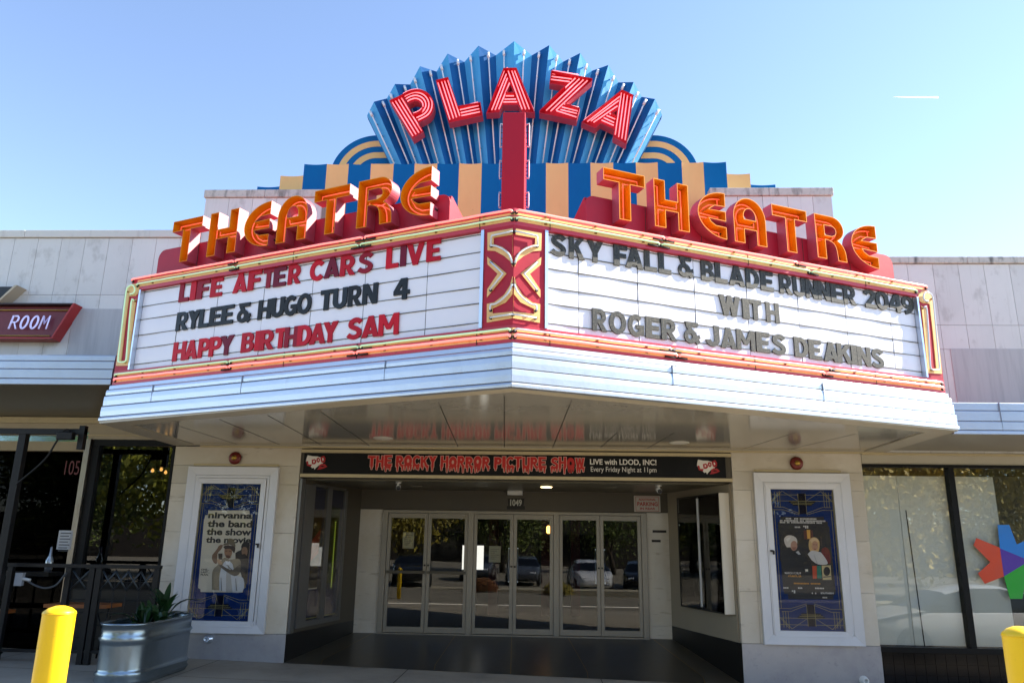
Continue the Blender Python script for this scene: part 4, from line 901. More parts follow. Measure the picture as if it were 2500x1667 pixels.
art(0, [('#2b211c', smooth([(500, 780), (530, 760), (560, 745), (570, 690), (610, 660), (652, 680), (648, 760), (640, 860), (622, 1098), (590, 1150), (560, 1000), (500, 900)], 3)), ('#8e6a4c', ell(598, 765, 32, 55)), ('#1c1512', smooth([(560, 720), (575, 680), (615, 660), (645, 690), (635, 730), (600, 715), (570, 725)], 3)),
        ('#8b7d63', smooth([(250, 1050), (262, 960), (320, 900), (380, 830), (440, 850), (520, 840), (556, 870), (545, 980), (505, 1010), (590, 1090), (585, 1165), (280, 1175), (250, 1150)], 3)), ('#c9cac9', smooth([(330, 1175), (335, 1000), (380, 880), (430, 870), (470, 900), (500, 1010), (585, 1050), (575, 1190), (420, 1195)], 3)), ('#a8a59d', [(400, 1195), (402, 1000), (430, 900), (450, 1000), (470, 1195)]),
        ('#5e5140', smooth([(330, 880), (390, 930), (470, 960), (550, 900), (548, 990), (490, 1025), (400, 975), (330, 920)], 3)), ('#7a5b42', smooth([(255, 800), (300, 745), (330, 700), (368, 695), (350, 740), (310, 790), (305, 890), (270, 880), (250, 840)], 3)), ('#9a7152', ell(425, 765, 42, 70)), ('#6e6046', smooth([(372, 700), (380, 680), (420, 670), (425, 630), (470, 630), (490, 660), (500, 715), (440, 690)], 3)), ('#40352b', [(318, 785), (365, 785), (362, 850), (322, 850)]), ('#3a2a20', smooth([(372, 715), (400, 700), (470, 705), (500, 722), (490, 780), (470, 760), (440, 735), (390, 740)], 3)), ('#6f4a34', [(402, 800), (440, 805), (452, 830), (425, 842), (400, 826)]), ('#2a1d16', [(395, 757), (418, 755), (418, 761), (395, 763)]), ('#2a1d16', [(432, 757), (455, 760), (455, 766), (432, 763)]), ('#e2e2e0', [(395, 860), (425, 880), (445, 862), (440, 905), (405, 905)]), ('#6a4a36', [(580, 755), (600, 752), (600, 759), (580, 761)]), ('#241812', smooth([(572, 800), (590, 790), (610, 795), (622, 830), (600, 845), (575, 830)], 3)), ('#7c7b78', [(345, 1040), (352, 1040), (360, 1180), (350, 1180)]), ('#8f8d88', [(500, 1050), (508, 1048), (520, 1180), (508, 1182)]), ('#b8946f', smooth([(306, 850), (330, 845), (360, 880), (350, 905), (315, 895)], 3)), ('#514534', [(405, 905), (412, 905), (470, 960), (462, 964)])], po, 'printed_figures')
b = B(); b.prism(FA, poly(pp([(188, 332), (625, 336), (628, 378), (662, 385), (665, 430), (678, 432), (742, 1075), (738, 1118), (722, 1120), (720, 1165), (268, 1162), (262, 1112), (228, 1110), (215, 1060), (160, 385), (188, 380)], 1)), .012, .016)
po2 = b.build('poster', mat('poster_black_paper', '#0e0c0b', .45)); tag(po2, 'dark poster with two seated figures and orange event dates, in the right case', 'poster')
art(1, [('#1a1412', [(185, 470), (660, 470), (690, 820), (215, 820)]), ('#5a2410', [(420, 470), (510, 470), (520, 560), (425, 560)]), ('#d8a040', [(450, 465), (485, 465), (488, 555), (458, 555)]), ('#6a1512', smooth([(600, 660), (640, 640), (680, 680), (688, 800), (640, 790), (600, 720)], 3)),
        ('#0a0909', smooth([(180, 760), (190, 640), (250, 640), (320, 690), (400, 690), (480, 760), (560, 820), (215, 850)], 3)), ('#c9c0b4', smooth([(232, 610), (222, 560), (250, 525), (300, 522), (345, 550), (355, 600), (330, 640), (280, 640), (250, 640)], 3)), ('#a9806a', ell(322, 625, 34, 50)), ('#b8b4ae', [(340, 690), (365, 675), (390, 712), (370, 715)]),
        ('#c8a468', smooth([(470, 620), (480, 560), (530, 540), (575, 575), (578, 650), (560, 690), (500, 690), (475, 660)], 3)), ('#b98a6a', ell(532, 625, 32, 48)), ('#c2bfba', smooth([(460, 710), (500, 675), (560, 685), (600, 700), (660, 790), (640, 815), (560, 810), (500, 770)], 3)),
        ('#101214', [(415, 830), (490, 830), (500, 965), (418, 965)]), ('#b8431c', [(505, 828), (550, 826), (552, 955), (512, 958)]), ('#14705a', [(552, 826), (595, 826), (602, 955), (554, 950)]), ('#b9a878', [(600, 825), (690, 822), (700, 968), (612, 968)]), ('#1b1612', ell(652, 882, 34, 46)), ('#8f5f4a', [(300, 640), (345, 640), (335, 668), (310, 668)]), ('#d9b98a', smooth([(482, 570), (520, 545), (560, 560), (565, 590), (530, 575), (500, 600)], 3)), ('#4a2c20', [(515, 612), (528, 611), (528, 616), (515, 617)]), ('#4a2c20', [(540, 612), (553, 613), (553, 618), (540, 617)]), ('#8a3a30', [(520, 655), (545, 655), (540, 663), (526, 663)]), ('#d8d4cc', [(240, 560), (262, 545), (290, 540), (280, 560), (255, 585)]), ('#a6a29c', [(520, 720), (526, 718), (560, 805), (552, 806)]), ('#3b2a24', [(585, 530), (600, 528), (606, 625), (590, 627)]), ('#e8e2d0', [(432, 862), (462, 862), (462, 890), (450, 880), (440, 890)]), ('#24303a', [(615, 935), (690, 930), (694, 940), (616, 945)])], po2, 'printed_figures')
b = B()
for tx, xa, xb, yt, yb, mi in (('MARCH 17,18,19', 230, 392, 888, 912, 0), ('ATLANTA, GA', 262, 396, 920, 942, 1), ('', 0, 0, 0, 0, 1), ('SOUTHERN', 590, 720, 1092, 1110, 0)):
    if not tx: continue
    q = pp([(xa, yb), (xb, yb), (xa, yt)], 1); b.flat(FA, fit(text_tri(tx, .03), q[0][0], q[1][0], q[0][1], q[2][1]), .0245, mi)
for xa, xb, yc, mi in ((240, 550, 352, 0), (180, 640, 372, 0), (180, 620, 390, 0), (330, 388, 438, 0), (415, 470, 430, 0), (415, 470, 442, 0), (320, 590, 1003, 1), (215, 270, 1048, 0), (362, 425, 1050, 0), (535, 628, 1052, 0), (485, 550, 1102, 0), (610, 660, 1146, 0), (300, 340, 1080, 0), (300, 340, 1095, 0)):
    q = pp([(xa, yc+7), (xb, yc+7), (xa, yc-7)], 1); n_ = max(2, int((xb-xa)/14)); ww = (q[1][0]-q[0][0])/n_
    for k in range(n_):
        if random.random() < .85: b.flat(FA, poly([(q[0][0]+ww*k, q[0][1]), (q[0][0]+ww*(k+.72), q[0][1]), (q[0][0]+ww*(k+.72), q[2][1]), (q[0][0]+ww*k, q[2][1])]), .0245, mi)
b.build('printed_lettering', [mat('print_white', '#cfcac2', .5), mat('print_orange', '#c98a1c', .5)], po2, normals=False)
# ------------------------------------------------------------------ fire bells, pipes, plates on the piers
M_bell = mat('bell_red', '#6d1f14', .35, metal=.2, noise=[(6, .4, '#4a150e')]); M_brass = mat('bell_brass', '#a8853a', .35, metal=.8)
for x, z, lab in ((-4.686, 3.012, 'round dark red alarm bell above the left poster case'), (4.332, 3.024, 'round dark red alarm bell above the right poster case')):
    t = thing('alarm_bell', lab, 'bell', FA(x, z, .0)); b = B(); b.lathe(FA(x, z, .03), (0, -1, 0), [(.102, 0), (.104, .012), (.098, .03), (.08, .047), (.04, .056), (.0, .058)], 28); b.build('gong', M_bell, t)
    b = B(); b.box(FA, x-.05, x+.05, z-.05, z+.05, .002, .03); b.build('bell_box', M_bell, t); b = B(); b.lathe(FA(x, z, .085), (0, -1, 0), [(.042, 0), (.042, .006), (.02, .008), (.012, .018), (0, .018)], 18); b.build('cap', M_brass, t)
for px, lab in ((cc3(258, 1312), 'chrome pipe cap on the kick plate of the left pier'), (d6(912, 1550), 'white ringed pipe cap on the kick plate of the right pier')):
    P = at(px, -.01); b = B(); b.lathe((P.x, -.0, P.z), (0, -1, 0), [(.065, 0.003), (.065, .016), (.05, .022), (.045, .10), (.028, .10), (.026, .04), (0, .04)], 20); tag(b.build('pipe_cap', M_silver if P.x < 0 else M_wht), lab, 'pipe cap')
# ------------------------------------------------------------------ display cases in the recess
def hitf(px, fr):
    o = fr(0, 0, 0); n = (fr(0, 0, 1)-o); a = (fr(1, 0, 0)-o); q = hit(px, o, n); return (q-o).dot(a), q.z
t = thing('display_case', 'glazed double display case with coloured posters on the left recess wall', 'display case', SL(1.0, .45, 0))
xs = [hitf(cc3(x, y), SL)[0] for x, y in ((815, 900), (895, 900), (920, 900), (1000, 900))]
z_t = hitf(cc3(830, 420), SL)[1]; z_b = hitf(cc3(780, 1215), SL)[1]
b = B(); b.box(SL, .02, .14, .34, 2.70, .002, .05); b.box(SL, .16, xs[0], .40, 2.62, .002, .07); b.box(SL, xs[1], xs[2], z_b, z_t, .002, .06); b.box(SL, xs[3], xs[3]+.08, .40, 2.62, .002, .06); b.box(SL, xs[0], xs[3], z_t, 2.62, .002, .058); b.box(SL, xs[0], xs[3], .40, z_b, .002, .058); b.build('case_frame', mat('case_frame_dark', '#6d6a66', .35, metal=.5), t)
b = B(); b.box(SL, xs[0], xs[3], z_b, z_t, .002, .008, 0)
for zz_ in (z_b+.03, z_t-.03): b.box(SL, xs[0]+.01, xs[3]-.01, zz_-.01, zz_+.01, .0082, .010, 1)
b.build('back_panel', [mat('case_panel_navy', '#0c1840', .4), M_gold], t)
b = B(); b.box(SL, xs[0], xs[1], z_b, z_t, .05, .054); b.box(SL, xs[2], xs[3], z_b, z_t, .05, .054); b.build('glass_pane', G_case, t)
b = B(); b.box(SL, xs[0]+.05, xs[1]-.08, z_b+.5, z_t-.42, .0105, .013, 0); tri = poly([(xs[0]+.07, z_b+.9), (xs[1]-.12, z_b+1.05), (xs[1]-.10, z_b+1.45), (xs[0]+.1, z_b+1.25)]); b.flat(SL, tri, .0142, 1); b.box(SL, xs[0]+.05, xs[1]-.08, z_b+.48, z_b+.50, .0105, .0138, 2); q = b
tag(q.build('poster', [mat('print_1b0d0d', '#1b0d0d', .5), mat('print_8a1c14', '#8a1c14', .5), M_paper]), 'dark poster with a red shape inside the left recess display case', 'poster')
b = B(); b.box(SL, xs[2]+.06, xs[3]-.10, z_b+.55, z_t-.35, .0105, .013, 0)
b.build('side_picture', [mat('print_2c3a12', '#2c3a12', .5)], t)
b = B(); zt2, zb2_ = hitf(cc3(978, 640), SL)[1], hitf(cc3(958, 1015), SL)[1]; sx_ = (hitf(cc3(978, 640), SL)[0] + hitf(cc3(958, 1015), SL)[0])/2; zz_ = zb2_
while zz_ < zt2: b.box(SL, sx_-.008, sx_+.008, zz_, zz_+.018, .0135, .024); zz_ += .036
b.build('light_strip', mat('light_strip_glow', '#d8e070', .4, emit=(srgb('#c8e040'), .16)), t)
t = thing('display_case', 'white sided glazed display case hung on the right recess wall', 'display case', SRf(RS-1.2, .8, 0))
ya_, yb_ = hitf(d5(946, 440), SRf)[0], hitf(d5(1150, 362), SRf)[0]; D_ = .17
pa = hitf(d5(946, 440), SRf); pb_ = hitf(d5(980, 1080), SRf); zt_, zb_ = pa[1]+.05, pb_[1]-.03
aL, aR = pa[0]+.02, RS-.14; md = (aL+aR)/2
M_cdk = mat('case_dark_trim', '#2b2924', .4, metal=.4)
b = B(); b.box(SRf, aR-.03, aR, zb_, zt_, .004, D_); b.build('side_panel', mat('case_white_side', '#cfc6b4', .45), t, bevel=.004)
b = B(); b.box(SRf, aL, aL+.02, zb_, zt_, .004, D_); b.box(SRf, aL+.02, aR-.03, zt_-.02, zt_, .004, D_); b.box(SRf, aL+.02, aR-.03, zb_, zb_+.02, .004, D_); b.build('case_box', M_cdk, t)
b = B(); b.box(SRf, md-.02, md+.02, zb_+.05, zt_-.05, D_-.02, D_+.004); b.build('mullion', M_frame, t)
b = B(); b.box(SRf, aL+.02, aR-.03, zb_+.02, zt_-.02, .006, .012); b.build('back_panel', mat('case_panel_dark', '#15130f', .5), t)
b = B(); b.box(SRf, aL+.02, md-.02, zb_+.02, zt_-.02, D_-.012, D_-.008); b.box(SRf, md+.02, aR-.03, zb_+.02, zt_-.02, D_-.012, D_-.008); b.build('glass_pane', glass('pane_case_bright', (.9, .9, .9), boost=2.0), t)
b = B()
for a0, a1, z0, z1 in ((aL+.2, md-.15, zb_+.7, zt_-.5), (md+.15, aR-.22, zb_+.6, zt_-.4)): b.box(SRf, a0, a1, z0, z1, .0125, .015)
b.box(SRf, aL+.32, aL+.40, zb_+.75, zb_+1.35, .0155, .017); b.box(SRf, md+.32, md+.42, zb_+.65, zb_+1.3, .0155, .017)
b.build('side_picture', [mat('print_3a3026', '#3a3026', .5)], t)
# ------------------------------------------------------------------ small things at the entrance
b = B(); A, E = at(d5(632, 505), RY-.02), at(d5(792, 407), RY-.02); b.box(FB, A.x, E.x, A.z, E.z, .004, .014, 0); sg = b.build('parking_sign', mat('sign_white', '#b9b2a6', .45), bevel=.002); tag(sg, 'small white sign with red parking lettering above the rightmost door', 'sign')
b = B(); w_ = E.x-A.x; h_ = E.z-A.z
for tx, x0, x1, z0, z1 in (('ADDITIONAL', .17, .83, .70, .84), ('PARKING', .12, .90, .36, .62), ('IN REAR', .22, .80, .14, .28)): b.flat(FB, fit(text_tri(tx, .03), A.x+w_*x0, A.x+w_*x1, A.z+h_*z0, A.z+h_*z1), .016)
for r_ in (rect(.06, .05, .94, .075), rect(.06, .925, .94, .95), rect(.06, .08, .075, .92), rect(.925, .08, .94, .92)): b.flat(FB, poly([(A.x+w_*x, A.z+h_*y) for x, y in r_]), .0155)
b.build('lettering', mat('sign_red_ink', '#a3141a', .5), sg, normals=False)
b = B(); A, E = at(d4(1005, 462), RY-.01), at(d4(1078, 432), RY-.01); b.prism(FB, (lambda t: (t[0], t[1], loops_of(t[1])))(fit(text_tri('1049', .03), A.x, E.x, A.z-.02, E.z+.01)), .004, .016); nn = b.build('house_number', mat('number_silver', '#a9a59c', .35, metal=.5), normals=False); tag(nn, 'silver street number digits above the middle doors', 'street number')
nb = B(); nb.prism(FB, poly([(A.x-.05, E.z+.03), (E.x+.05, E.z+.03), (E.x+.03, A.z-.05), (A.x-.03, A.z-.05)]), .001, .0035); nb.build('number_plate', M_elec, nn)
b = B(); A, E = at(d4(988, 402), RY-.05), at(d4(1083, 366), RY-.05); b.box(FB, A.x, E.x, A.z, E.z, .004, .09); tag(b.build('emergency_light', M_wht, bevel=.01), 'boxy white emergency light unit under the recess ceiling', 'light')
A, E = at(d4(985, 490), RY-.02), at(d4(1097, 470), RY-.02); b = B(); b.box(FB, A.x, E.x, A.z, E.z, .004, .02); tag(b.build('name_plate', M_elec, bevel=.002), 'narrow dark plate below the street number', 'plate')
for px, lab in ((d4(312, 318), 'white security camera under the recess ceiling on the left'), (d5(782, 345), 'dark faced security camera under the recess ceiling on the right')):
    P = at(px, .55); P.z = 2.70; t = thing('security_camera', lab, 'camera', P); b = B(); b.lathe(P, (0, 0, -1), [(.05, .001), (.05, .015), (.018, .02), (.016, .055)], 16); b.build('mount', M_wht, t)
    h = P + Vector((0, .02, -.075)); d = Vector((.15, -.9, -.35)).normalized(); b = B(); b.lathe(h - d*.05, d, [(.0, 0), (.035, .004), (.04, .02), (.04, .12)], 16); b.build('body', M_wht, t); b = B(); b.lathe(h + d*.071, d, [(.038, 0), (.03, .006), (.0, .006)], 16); b.build('lens', M_black, t)
for px0, px1, lab in ((d4(336, 732), d4(410, 632), 'notice taped inside the leftmost door'), (d4(872, 818), d4(947, 718), 'pale notice taped inside the third door from the left')):
    A, E = at(px0, RY+.02), at(px1, RY+.02); b = B(); b.box(FB, A.x, E.x, A.z, E.z, -.032, -.030, 0)
    for k in range(6): b.box(FB, A.x+.03, E.x-.03-.04*(k % 3), E.z-.06-.035*k, E.z-.052-.035*k, -.0298, -.0296, 1)
    tag(b.build('paper_notice', [mat('notice_paper', '#b4ad96', .6), mat('notice_ink', '#6d675a', .6)]), lab, 'notice')
A, E = at(d4(706, 862), RY+1.2), at(d4(842, 715), RY+1.2); b = B(); b.box(FY(RY+1.2), A.x, E.x, A.z, E.z, 0, .02, 0); b.box(FY(RY+1.2), (A.x+E.x)/2-.02, (A.x+E.x)/2+.02, .13, A.z, 0, .02, 1); tag(b.build('lobby_stand', [mat('stand_white_glow', '#d8d4cc', .5, emit=((1, .97, .9), .35)), M_elec]), 'glowing white placard on a post standing in the lobby behind the third door', 'placard')  # white sheet given a glow of its own
for yy, xa, xb, lab in ((627, 745, 830, 'upper small dark plaque beside the doors on beige marble'), (686, 740, 795, 'lower small dark plaque beside the doors on beige marble')):
    A, E = at(d5(xa, yy+7), RY), at(d5(xb, yy-7), RY); b = B(); b.box(FB, A.x, E.x, A.z, E.z, .002, .012); tag(b.build('wall_plaque', M_elec, bevel=.002), lab, 'plaque')
# ------------------------------------------------------------------ storefront on the left
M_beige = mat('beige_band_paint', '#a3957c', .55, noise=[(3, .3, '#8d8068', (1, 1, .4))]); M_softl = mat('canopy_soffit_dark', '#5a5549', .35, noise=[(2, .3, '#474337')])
M_bframe = mat('window_frame_black', '#090909', .45, spec=.2)
lb = thing('left_storefront', 'marble topped shopfront on the left with a high metal canopy and black windows', 'building', (-9, .2, 0))
LX0, LX1 = -15.0, BX0-.004
b = B(); slabs(b, LX0, LX1, 3.6, 6.87, .43, [1.06, .255, 1.06, 1.06], off=.13); b.box(FA, LX0, LX1, 3.6, 6.865, -1.2, -.061, 1)
b.build('front_wall', [M_marble, M_joint], lb, normals=False)
b = B(); b.box(FA, -7.80, LX1-.002, 3.7, 5.555, -.05, .012); b.build('render_patch', M_render, lb)
b = B()
for a, e in ((LX0, -8.93), (-8.926, LX1)): b.box(FA, a, e, 6.875, 7.015, -1.2, .04)
b.build('coping', M_coping2, lb, bevel=.012)
CYL = 1.98
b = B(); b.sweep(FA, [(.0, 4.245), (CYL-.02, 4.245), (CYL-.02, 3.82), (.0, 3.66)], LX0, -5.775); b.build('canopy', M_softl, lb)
b = B()
for zt, zb, o in ((4.25, 4.165, 0), (4.160, 4.045, .01), (4.040, 3.905, .018), (3.900, 3.815, .024)):
    b.sweep(FA, [(CYL-.019, zt), (CYL+o, zt), (CYL+o+.012, zt-.012), (CYL+o+.014, zb), (CYL-.019, zb)], LX0, -5.785)
b.build('fascia', M_alu, lb, bevel=.003)
b = B(); b.box(FA, -7.215, PL0-.006, 3.30, 3.60, -.15, -.004, 0); b.box(FA, LX0, -7.217, 3.425, 3.60, -.15, -.004, 0); b.box(FA, LX0, PL0-.006, 3.56, 3.655, -.003, .05, 1); b.box(FA, LX0, PL0-.2, 3.36, 3.375, -.003, .02, 1); b.build('header_band', [M_beige, M_creamtrim], lb)
b = B(); b.box(FA, -7.10, PL0-.006, 3.20, 3.298, -.12, .01); b.box(FA, -7.12, -6.99, .95, 3.198, -.12, .008); b.box(FA, -6.989, PL0-.006, .95, 1.06, -.12, .008); b.box(FA, -5.76, PL0-.006, 1.061, 3.198, -.12, .008); fw = b.build('window_frame', M_bframe, lb)
b = B(); b.box(FA, -6.99, -5.76, 1.06, 3.2, -.06, -.054); b.build('glass_pane', glass('pane_mirror_dark', (.30, .31, .31), boost=2.3), lb)
b = B(); b.box(FA, -7.213, -7.125, .0, 3.298, -.1, .06); b.build('steel_mullion', mat('mullion_steel', '#a39a8e', .28, metal=.9, noise=[(6, .4, '#6b5d50', (1, 1, .4))]), lb)
b = B(); b.box(FA, -7.21, PL0-.006, gz(-6)-.1, .95, -.1, -.002); b.build('stall_riser', M_granite, lb)
b = B(); A, E = at(c2(140, 182), 0), at(c2(470, 150), 0); b.box(FA, -15, -7.22, 3.26, 3.42, -.1, -.05, 0); b.box(FA, -15, -7.22, 3.10, 3.255, -.10, .03, 1); b.build('transom', [mat('transom_sky_blue', '#a9c4dd', .08, metal=.9), mat('transom_wood', '#9a8a68', .5, noise=[(4, .4, '#6f6248')])], lb)  # pale blue of the upper pane stands in for mirrored sky
b = B(); b.box(FA, -15, -7.22, .0, 3.5, -3.2, -3.1, 0); b.box(FA, -15.1, -15, 0, 3.2, -3.1, 0, 0); b.box(FA, -15, -5.6, -.05, .02, -3.1, -.1, 0); b.box(FA, -15, -5.6, 3.4, 3.5, -3.1, -.16, 0); b.box(FA, -7.2, -5.6, .02, 3.4, -3.2, -3.1, 0); b.box(FA, -5.65, -5.6, .02, 3.4, -3.1, -.11, 0); b.build('interior', M_dark, lb, normals=False)
A = at(c2(366, 372), .112); E = at(c2(462, 292), .112)
b = B(); b.box(FA, -15, -7.23, .02, 3.09, -.12, -.116, 0); b.build('glass_pane', glass('pane_door_dark', (.22, .22, .23), boost=.12), lb)
b = B(); b.flat(FA, fit(text_tri('105', .0), A.x, E.x, A.z, E.z), -.112); b.build('door_number', mat('number_red', '#4a0e0c', .5, emit=(srgb('#a01c14'), .01)), lb, normals=False)
# three small warm bulbs behind the dark window
M_bulb = mat('bulb_glow', '#ffe0b0', .4, emit=(srgb('#ffb860'), 4.0))
for k, px in enumerate((c2(875, 350), c2(925, 343), c2(950, 360))):
    P = at(px, .9); b = B(); b.lathe(P + Vector((0, 0, -.03)), (0, 0, 1), [(0, 0), (.022, .012), (.028, .035), (.012, .07)], 10, 0); b.tube([P + Vector((0, 0, .035)), P + Vector((0, 0, 3.39-P.z))], .004, 1, 5)
    tag(b.build('pendant_bulb', [M_bulb, M_black]), ('lowest left warm bulb hanging behind the dark left window', 'topmost middle warm bulb hanging behind the dark left window', 'rightmost warm bulb hanging behind the dark left window')[k], 'light bulb', 'bulbs hanging behind the left window')
A, E = at(c2(322, 800), -.06), at(c2(422, 692), -.06); b = B(); b.box(FA, A.x, E.x, A.z, E.z, .055, .06, 0)
for k in range(7): b.box(FA, A.x+.03, E.x-.03-.03*(k % 2), E.z-.05-.045*k, E.z-.035-.045*k, .0602, .0606, 1)
tag(b.build('notice_board', [mat('notice_white', '#a8a6a2', .6), mat('notice_black_ink', '#3a3938', .6)]), 'white printed notice on the dark doorway left of the steel mullion', 'notice')
# red ROOM sign and the black sign above it
t = thing('neon_sign', 'dark red box sign with slanted end and blue white neon lettering reading ROOM', 'sign', (-9, -.25, 4.95)); FS = FY(-.24)
b = B(); zt, zb = 5.585, 4.955; b.prism(FS, poly([(-12.0, zb), (-7.965, zb), (-7.60, 5.50), (-7.64, zt), (-12.0, zt)]), -.22, 0)
q1, q2 = [(-12.0, zb), (-7.965, zb), (-7.60, 5.50), (-7.66, zt), (-12.0, zt)], None
b = B(); b.prism(FS, poly([(-12.0, zb+.03), (-7.99, zb+.03), (-7.70, zt-.03), (-12.0, zt-.03)]), -.235, -.12, 0); b.build('sign_face', mat('sign_face_maroon', '#6a1524', .4, noise=[(2, .3, '#551020')]), t)
b = B(); b.box(FS, -12.0, -7.70, zt-.025, zt, -.235, 0, 1); b.box(FS, -12.0, -7.975, zb, zb+.025, -.235, 0, 0); P = [(-7.985, zb), (-7.96, zb), (-7.665, zt), (-7.698, zt)]; b.prism(FS, poly(P), -.235, 0, 0); b.build('sign_return', [mat('sign_return_red', '#a52a2a', .4), mat('sign_top_dark', '#2a1214', .5)], t)
b = B(); b.tube([FS(-12, zt-.10, -.09), FS(-7.80, zt-.10, -.09)], .010, 0); b.tube([FS(-12, zb+.075, -.09), FS(-8.07, zb+.075, -.09)], .010, 0); b.build('border_tube', mat('tube_yellow', '#a98a38', .3), t)
N_blue = mat('neon_blue_white', '#d4d6ee', .2, emit=(srgb('#b8b8ff'), .12))
tr_ = text_tri('ROOM', -.02, shear=.0); A, E = at(c1(45, 945), -.2), at(c1(393, 845), -.2)
def outl_text(tx, x0, x1, z0, z1, shear, c, r, b, mi):
    xw = (x1-x0)/len(tx)
    for i, ch in enumerate(tx):
        a = x0+xw*i+.015; e = x0+xw*(i+1)-.015; S = lambda u, v: FS(a+(e-a)*u + (shear*v), z0+(z1-z0)*v, c)
        for off in (0, .13):
            if ch == 'R': ls = [[(off, 0), (off, 1-off*.5), (.6, 1-off*.5), (.85-off, .85), (.85-off, .62), (.6, .48+off*.3), (off, .48+off*.3)], [(.45+off*.3, .46), (.85-off*.2+off, 0)]]
            elif ch == 'O': ls = [[(.46+(.44-off)*math.cos(q*math.pi/9), .5+(.5-off*.6)*math.sin(q*math.pi/9)) for q in range(19)]]
            else: ls = [[(off*.8, 0), (.05+off*.8, 1), (.48, .35+off), (.90-off*.6, 1), (.98-off*.6, 0)]]
            for l in ls: b.tube([S(u, v) for u, v in l], r, mi, 6)
b = B(); outl_text('ROOM', A.x, E.x-.05, A.z, E.z, .05, -.07, .0075, b, 0); b.build('neon_lettering', N_blue, t)
b = B(); zb2 = 5.60; b.prism(FS, poly([(-12, zb2), (-9.02, zb2), (-8.78, 5.885), (-12, 5.885)]), -.235, -.02, 0); b.prism(FS, poly([(-9.03, zb2), (-8.99, zb2), (-8.72, 5.90), (-8.77, 5.90)]), -.235, .02, 1); tag(b.build('box_sign', [mat('sign_black', '#0e0d0d', .4), mat('sign_pale_return', '#b7aa92', .5)]), 'black box sign with pale slanted end above the red ROOM sign', 'sign')
# ------------------------------------------------------------------ storefront on the right
rb = thing('right_storefront', 'pale marble shopfront on the right with low metal canopy and white covered windows', 'building', (9, .2, 0))
RX0, RX1 = BX1+.004, 15.0
b = B(); slabs(b, RX0, RX1, 3.2, 6.385, .42, [1.07, .41, 1.06, 1.06], off=.13); b.box(FA, RX0, RX1, 3.2, 6.38, -1.2, -.061, 1); b.build('front_wall', [M_marble, M_joint], rb, normals=False)
b = B(); b.box(FA, 6.97, RX1, 3.3, 4.915, -.05, .012); b.build('render_patch', M_render, rb)
b = B()
for a, e in ((RX0, 7.43), (7.434, RX1)): b.box(FA, a, e, 6.39, 6.51, -1.2, .04)
b.build('coping', M_coping, rb, bevel=.012)
CYR = 1.96
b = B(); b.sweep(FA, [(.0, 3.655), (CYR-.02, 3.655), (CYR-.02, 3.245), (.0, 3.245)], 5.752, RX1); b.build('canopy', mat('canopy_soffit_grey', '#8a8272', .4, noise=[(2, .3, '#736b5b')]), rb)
b = B()
for zt, zb, o in ((3.66, 3.552, 0), (3.548, 3.408, .01), (3.404, 3.286, .018), (3.282, 3.228, .024)):
    b.sweep(FA, [(CYR-.019, zt), (CYR+o, zt), (CYR+o+.012, zt-.012), (CYR+o+.014, zb), (CYR-.019, zb)], 5.80, RX1)
b.build('fascia', M_alu, rb, bevel=.003)
b = B(); b.box(FA, 6.446, 6.452, 3.235, 3.655, CYR, CYR+.034); b.build('fascia_joint', MATS['joint_grey'], rb)
b = B(); b.box(FA, PR1+.006, RX1, 3.03, 3.24, -.15, -.004, 0); b.box(FA, PR1+.006, RX1, 3.17, 3.205, -.003, .03, 1); b.build('header_band', [mat('header_pale', '#b3ab98', .5, noise=[(3, .3, '#9b927f')]), M_creamtrim], rb)
b = B(); b.box(FA, PR1+.006, RX1, 2.985, 3.028, -.12, .02); b.box(FA, 6.675, 6.765, .33, 2.984, -.12, .018); b.box(FA, 9.2, 9.29, .33, 2.984, -.12, .018); b.box(FA, PR1+.006, RX1, .255, .329, -.12, .025); b.build('window_frame', M_bframe, rb)
G_sh = glass('pane_shop', (.97, .98, .96), boost=1.7)
for x0, x1 in ((PR1+.006, 6.675), (6.765, 9.2), (9.29, RX1)): b = B(); b.box(FA, x0, x1, .33, 2.985, -.05, -.044); b.build('glass_pane', G_sh, rb)
b = B(); b.prism(FA, poly([(PR1+.006, gz(5.4)-.12), (RX1, gz(13)-.2), (RX1, .253), (PR1+.006, .253)]), -.12, -.002, 0)
for k in range(12):
    for j in range(4): b.box(FA, PR1+.02+.152*k, PR1+.165+.152*k, .245-.152*(j+1)+.006, .245-.152*j, -.0015, .008, 0)
b.build('tile_riser', mat('black_tile', '#0a0a0c', .15, island=.3, noise=[(30, .3, '#1a1a1d')], spec=.35), rb, normals=False)
M_pan = mat('shop_panel_white', '#efefe8', .6, noise=[(1.2, .3, '#e0e1d8')])
for x0, x1, z1 in ((PR1+.02, 5.93, 2.86), (5.945, 6.70, 2.86), (6.72, 7.44, 2.86)):
    b = B(); b.box(FA, x0, x1, .34, z1, -.18, -.15); b.build('cover_panel', M_pan, rb)
b = B(); b.tube([at(d7(330, 705), .142), at(d7(425, 1388), .142)], .008, 0); b.build('panel_gap', M_elec, rb)
b = B(); b.box(FA, PR1+.03, RX1, .3, 3.0, -3.2, -3.1, 1); b.box(FA, PR1+.03, RX1, .2, .3, -3.1, -.15, 0); b.box(FA, PR1+.03, RX1, 3.0, 3.1, -3.1, -.16, 1); b.box(FA, 7.46, RX1, .3, 3.0, -1.6, -1.55, 2); b.build('interior', [M_dark, mat('shop_wall_dim', '#3a3a38', .7), mat('shop_partition', '#5b5c58', .6)], rb, normals=False)
